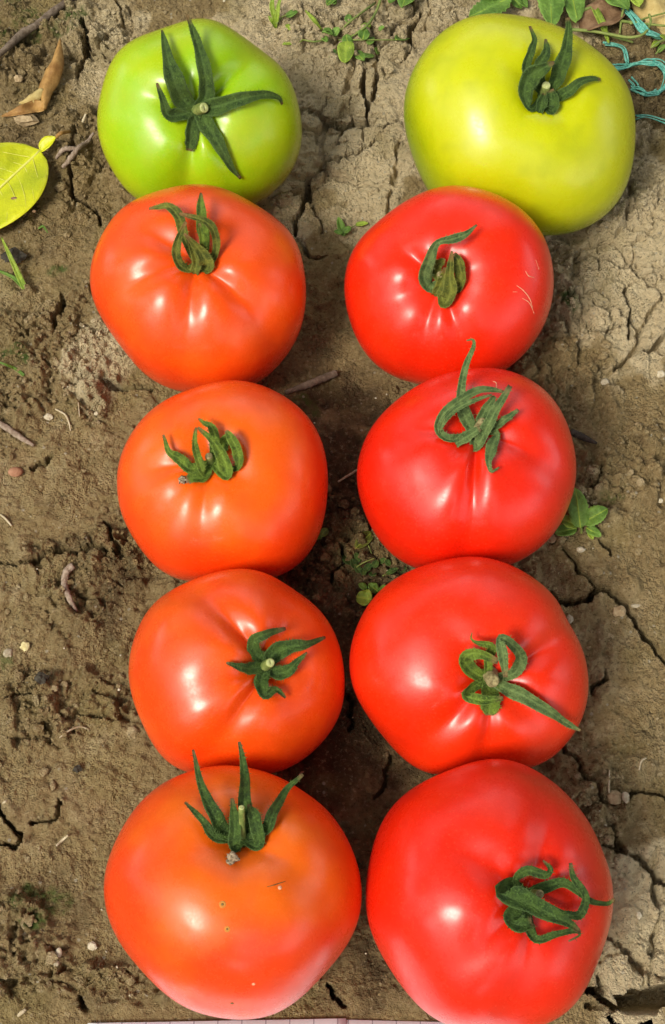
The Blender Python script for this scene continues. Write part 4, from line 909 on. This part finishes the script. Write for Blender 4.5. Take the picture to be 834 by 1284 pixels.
# weeds
def plant(name, label, parts, group=None, cat='weed'):
    """parts: ('leaf', base px, tip px, width px, lift base mm, lift tip mm, mat, roundness, serration) | ('stem', [(x, y, lift)], radius px, mat) | ('blade', [(x, y, lift, w)], mat)"""
    f = parts[0]; q = f[1] if f[0] == 'leaf' else f[1][0]
    c = gpt(q[0], q[1]); root = thing(name, c, label, cat, group); rng = np.random.RandomState(int(abs(c[0])*1e5) % 9999)
    for f in parts:
        if f[0] == 'leaf':
            _, b, t, w, l0, l1, mat, rd, se = f
            p, q = gpt(*b, l0*0.001), gpt(*t, l1*0.001)
            V, F, A = leaf_blade(p, q-p, UP, np.linalg.norm(q-p), w*PXM(p), n=18 if w > 12 else 11, na=7, fold=rng.uniform(0.05, 0.2), droop=rng.uniform(0.0, 0.12), serr=se, round_=rd, rng=rng, ripple=0.06 if w > 12 else 0.03)
            lf = mesh_obj('leaf', V, F, mat, root, True, A, origin=c)
            if w > 12:
                V, F = tube([p+UP*0.0002, (p+q)/2+UP*0.0001-UP*0.02*np.linalg.norm(q-p), q-UP*0.0006], [0.00035, 0.00025, 0.0001], n=10, seg=5); mesh_obj('midrib', V, F, 'weed_light', lf, True, None, origin=c)
        elif f[0] == 'stem':
            P = [gpt(x, y, l*0.001+0.0003) for x, y, l in f[1]]; r = f[2]*PXM(P[0])
            V, F = tube(P, list(np.linspace(r, r*0.7, len(P))), n=16, seg=7, rng=rng, jit=0.03); mesh_obj('stem', V, F, f[3], root, True, None, origin=c)
        else:
            P = np.array([gpt(x, y, l*0.001+0.0003) for x, y, l, w in f[1]]); Wd = [w*PXM(P[0]) for x, y, l, w in f[1]]
            V, F, A = ribbon(P, Wd, np.tile(UP, (len(P), 1)), fold=0.25, thick=0.00015, n=18, wav=0.02, rng=rng); mesh_obj('blade', V, F, f[2], root, True, A, origin=c)
    return root
def lf(bx, by, tx, ty, w, l0=1.5, l1=3, mat='weed', rd=1.3, se=0.0): return ('leaf', (bx, by), (tx, ty), w, l0, l1, mat, rd, se)
plant('grass_sprout', 'green grass sprout with one round leaf above the lime green tomato', [
  ('blade', [(346, 35, 0, 3), (344, 22, 4, 6), (341, 8, 8, 6), (343, -6, 12, 3)], 'weed_light'), ('blade', [(346, 35, 0, 3), (348, 20, 4, 5), (350, 4, 8, 4), (356, -8, 12, 2)], 'weed_light'), ('blade', [(345, 35, 0, 3), (340, 26, 3, 4), (337, 20, 5, 2)], 'weed_light'),
  ('stem', [(347, 30, 1), (353, 22, 3), (359, 19, 4)], 1.0, 'weed_stem'), lf(358, 20, 373, 14, 11, 3, 4), lf(359, 31, 366, 38, 6, 1, 1, 'weed_light')])
plant('creeping_weed', 'creeping weed with small round green leaves between the two green tomatoes', [
  ('stem', [(478, -4, 4), (472, 14, 4), (460, 32, 3), (440, 46, 2), (425, 55, 1)], 1.7, 'weed_stem'), ('stem', [(470, 4, 2), (440, 26, 2), (420, 44, 1), (398, 52, 1), (380, 50, 1)], 1.4, 'weed_stem'), ('stem', [(425, 50, 1), (460, 50, 1), (500, 50, 1)], 1.0, 'weed_stem'),
  lf(417, 42, 405, 38, 11), lf(409, 47, 409, 36, 10), lf(418, 45, 425, 34, 10), lf(436, 28, 438, 18, 9), lf(437, 58, 434, 42, 13), lf(434, 52, 433, 78, 20, 2, 3, 'weed_light', 1.8), lf(445, 66, 456, 74, 13), lf(459, 72, 468, 66, 12),
  lf(455, 50, 458, 36, 14), lf(456, 38, 463, 28, 11, 2, 4, 'weed_light'), lf(475, 38, 482, 33, 6), lf(497, 50, 513, 48, 13), lf(420, 62, 414, 78, 8), lf(405, 46, 410, 52, 8),
  ('blade', [(404, 38, 0, 2), (394, 26, 3, 6), (383, 13, 5, 2)], 'weed_light'), lf(380, 50, 354, 55, 9, 2, 3, 'weed_light'), lf(470, 60, 476, 68, 9), lf(462, 56, 468, 46, 9)])
plant('weed_leaf', 'single green weed leaf at the top between the sprout and the creeping weed', [lf(425, -8, 410, 4, 14, 2, 4), lf(412, -6, 420, 5, 12, 2, 3)])
plant('weed_leaf', 'broad green leaf hanging over the soil beside the yellow green tomato', [lf(515, -18, 505, 6, 26, 4, 6), lf(498, -10, 488, 2, 12, 2, 4)])
plant('leafy_weed', 'leafy weed with toothed leaves growing behind the yellow green tomato', [
  ('stem', [(660, -14, 4), (640, -4, 6), (615, 8, 8)], 1.6, 'weed_stem'), lf(640, -3, 588, 20, 30, 8, 9, 'weed', 1.1, 0.10), lf(630, -12, 600, -2, 22, 8, 9, 'weed', 1.1, 0.1),
  lf(640, -6, 655, 10, 14, 4, 4), lf(648, -4, 662, 8, 12, 4, 3), lf(690, -26, 692, 30, 32, 10, 12, 'weed', 1.5, 0.05), lf(714, -22, 724, 22, 27, 10, 12, 'weed', 1.4, 0.03), ('stem', [(700, -16, 8), (690, -20, 9)], 1.6, 'weed_stem')])
plant('trailing_weed', 'trailing yellow green weed stems and leaves beside the rust brown leaf scrap', [
  ('stem', [(716, 37, 6), (742, 39, 7), (765, 43, 8), (790, 47, 8), (808, 42, 8), (816, 28, 8), (814, 18, 7)], 2.0, 'weed_stem'), ('stem', [(764, 43, 8), (778, 48, 6), (794, 53, 4)], 1.9, 'weed_stem'), ('stem', [(768, 25, 6), (800, 29, 7), (840, 33, 7)], 1.8, 'weed_stem'),
  ('stem', [(728, 14, 8), (748, 7, 9), (775, 0, 9)], 2.2, 'weed_stem'), ('blade', [(743, 6, 9, 7), (750, 20, 9, 9), (756, 33, 8, 9), (760, 44, 6, 6), (763, 54, 4, 2)], 'weed_light'), ('stem', [(784, 2, 8), (780, 20, 7), (777, 42, 4)], 1.6, 'weed_stem'),
  lf(757, -12, 788, 12, 26, 9, 10, 'weed'), lf(788, -14, 803, 6, 22, 9, 9, 'weed_light'), lf(800, -10, 775, 2, 18, 8, 8, 'weed'), ('stem', [(790, 30, 6), (812, 22, 7), (842, 14, 7)], 1.3, 'weed_stem')])
plant('weed_tuft', 'pale feathery weed tuft at the frame edge above the twine loop', [('stem', [(842, 48, 3), (828, 52, 4), (816, 60, 3)], 1.5, 'weed_stem'), ('stem', [(842, 62, 3), (830, 60, 4), (822, 68, 2)], 1.3, 'weed_stem'), lf(826, 52, 818, 58, 7, 3, 3, 'weed_light'), lf(834, 56, 824, 66, 7, 3, 2, 'weed'), lf(836, 50, 828, 44, 7, 4, 5, 'weed_light')])
plant('seedling', 'small leafy seedling with crinkled green leaves sprouting beside the red tomato', [
  lf(728, 662, 722, 611, 26, 5, 8, 'weed', 1.3, 0.05), lf(731, 656, 762, 637, 24, 4, 5, 'weed', 1.3, 0.06), lf(723, 662, 696, 668, 17, 3, 4, 'weed', 1.4, 0.04), lf(735, 662, 754, 672, 13, 3, 3, 'weed', 1.3, 0.04), lf(722, 658, 702, 650, 17, 4, 5, 'weed_light', 1.2, 0.05), lf(738, 666, 744, 676, 8, 2, 2, 'weed_light'),
  ('stem', [(729, 668, 0), (729, 660, 4)], 2.0, 'weed_stem')])
plant('weed_patch_plant', 'low weed with tiny leaves tinted dark for shade, in the gap between two red tomatoes', [  # darker sepal greens on the leaves stand in for the shade of the gap
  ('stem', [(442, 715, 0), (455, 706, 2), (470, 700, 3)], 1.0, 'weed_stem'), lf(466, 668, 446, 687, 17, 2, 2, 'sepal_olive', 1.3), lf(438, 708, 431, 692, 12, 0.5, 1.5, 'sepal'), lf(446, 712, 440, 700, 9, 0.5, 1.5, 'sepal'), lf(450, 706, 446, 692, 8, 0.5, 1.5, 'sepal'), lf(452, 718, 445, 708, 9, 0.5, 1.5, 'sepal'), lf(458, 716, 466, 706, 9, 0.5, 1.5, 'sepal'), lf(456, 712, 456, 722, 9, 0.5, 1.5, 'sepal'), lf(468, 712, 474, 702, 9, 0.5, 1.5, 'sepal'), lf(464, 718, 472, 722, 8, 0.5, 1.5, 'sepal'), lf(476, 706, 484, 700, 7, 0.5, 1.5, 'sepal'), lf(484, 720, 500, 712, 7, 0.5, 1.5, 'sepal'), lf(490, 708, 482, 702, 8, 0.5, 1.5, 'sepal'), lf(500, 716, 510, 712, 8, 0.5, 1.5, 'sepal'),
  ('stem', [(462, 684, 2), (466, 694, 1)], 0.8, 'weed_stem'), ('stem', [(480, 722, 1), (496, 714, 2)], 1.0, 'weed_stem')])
plant('clover_sprout', 'green round leaved sprout below the low shade tinted weed, against the red tomato', [
  lf(466, 752, 447, 748, 22, 3, 4, 'weed_light', 1.7), lf(474, 742, 462, 732, 13, 2, 3, 'weed', 1.5), lf(460, 738, 450, 732, 9, 2, 2, 'weed'), lf(476, 744, 482, 734, 9), ('stem', [(464, 748, 2), (470, 756, 1)], 0.8, 'weed_stem')])
plant('clover_sprout', 'tiny green sprout peeping out under the orange tomato with the grey withered end', [lf(402, 672, 411, 662, 11, 2, 3), lf(403, 670, 396, 676, 9, 2, 2)])
plant('seedling', 'tiny three leaved seedling in the pale soil beside the scratched red tomato', [lf(431, 296, 424, 272, 10, 1, 4), lf(432, 292, 440, 284, 8, 2, 3), lf(430, 292, 419, 290, 8, 2, 3), lf(446, 282, 461, 279, 7, 1, 2, 'weed_light'), ('stem', [(432, 296, 0), (440, 286, 1), (447, 282, 1)], 0.7, 'weed_stem')])
plant('grass_tuft', 'bent green grass blades below the yellow leaf', [('blade', [(31, 362, 0, 7), (22, 342, 3, 7), (12, 320, 5, 5), (2, 298, 6, 2)], 'weed_light'), ('blade', [(31, 362, 0, 6), (16, 348, 2, 5), (-6, 338, 3, 3)], 'weed'), ('blade', [(48, 287, 3, 2), (54, 284, 3, 3), (60, 292, 2, 1)], 'weed')])
plant('grass_tuft', 'faint thin grass blade among dark clods', [('blade', [(30, 471, 0, 4), (20, 463, 2, 4), (6, 457, 3, 3), (-8, 452, 3, 1.5)], 'weed')])
# dead leaves and twine in the corner
c = gpt(755, 26); root = thing('leaf_scrap', c, 'rust brown angular dead leaf scrap behind the yellow green tomato', 'leaf')
V, F, A = leaf_blade(gpt(726, 36, 0.003), gpt(782, 14, 0.006)-gpt(726, 36, 0.003), UP, np.linalg.norm(gpt(782, 14, 0.006)-gpt(726, 36, 0.003)), 38*PXM(c), n=12, na=7, fold=0.3, droop=0.05, round_=2.2, thick=0.0004, ripple=0.06)
mesh_obj('blade', V, F, 'rust_leaf', root, True, A, origin=c)
c = gpt(828, 12); root = thing('dead_leaf', c, 'tan yellow dead leaf at the edge above the trailing stems', 'leaf')
p, q = gpt(806, -22, 0.008), gpt(848, 44, 0.004)
V, F, A = leaf_blade(p, q-p, UP, np.linalg.norm(q-p), 46*PXM(c), n=14, na=9, fold=-0.25, droop=0.08, round_=1.6, thick=0.0004, ripple=0.03); mesh_obj('blade', V, F, 'tan_leaf', root, True, A, origin=c)
c = gpt(800, 85); root = thing('twine', c, 'frayed turquoise plastic twine looped on the soil beside the yellow green tomato', 'twine')
def strand(pts, wpx, n, seed, name='strand'):
    rng = np.random.RandomState(seed); P = np.array([gpt(x, y, l*0.001+0.0006) for x, y, l in pts]); pm = PXM(P[0])
    for i in range(n):
        off = (i/(max(1, n-1))-0.5)*wpx*pm; T = np.gradient(P, axis=0); Q = []
        for j in range(len(P)):
            s = unit(np.cross(T[j], UP)); tw = math.sin(j*1.1+i*0.7+seed)
            Q.append(P[j]+s*off*(0.65+0.35*math.cos(j*1.3+seed))+UP*(abs(tw)*0.0009+rng.uniform(0, 0.0005))+rng.normal(0, 0.0005, 3))
        V, F = tube(Q, list(rng.uniform(0.5, 1.2, len(Q))*pm), n=26, seg=6, rng=rng); mesh_obj(name, V, F, 'twine', root, True, None, origin=c)
strand([(770, 88, 2), (784, 85, 3), (798, 81, 5), (815, 79, 6), (828, 84, 5), (838, 97, 3), (834, 110, 2), (825, 117, 2)], 10, 13, 1)
strand([(825, 117, 2), (812, 119, 2), (800, 114, 2), (790, 112, 1)], 6, 7, 2)
strand([(757, 56, 1), (770, 57, 2), (780, 63, 2), (785, 73, 2), (788, 82, 3)], 5, 6, 3)
strand([(782, 12, 4), (795, 24, 5), (806, 38, 5), (818, 45, 4), (828, 48, 3)], 10, 10, 4)
strand([(797, 148, 1), (812, 149, 1), (838, 156, 1)], 4, 3, 5)
strand([(789, 100, 1), (795, 108, 1), (798, 116, 1)], 5, 3, 6)
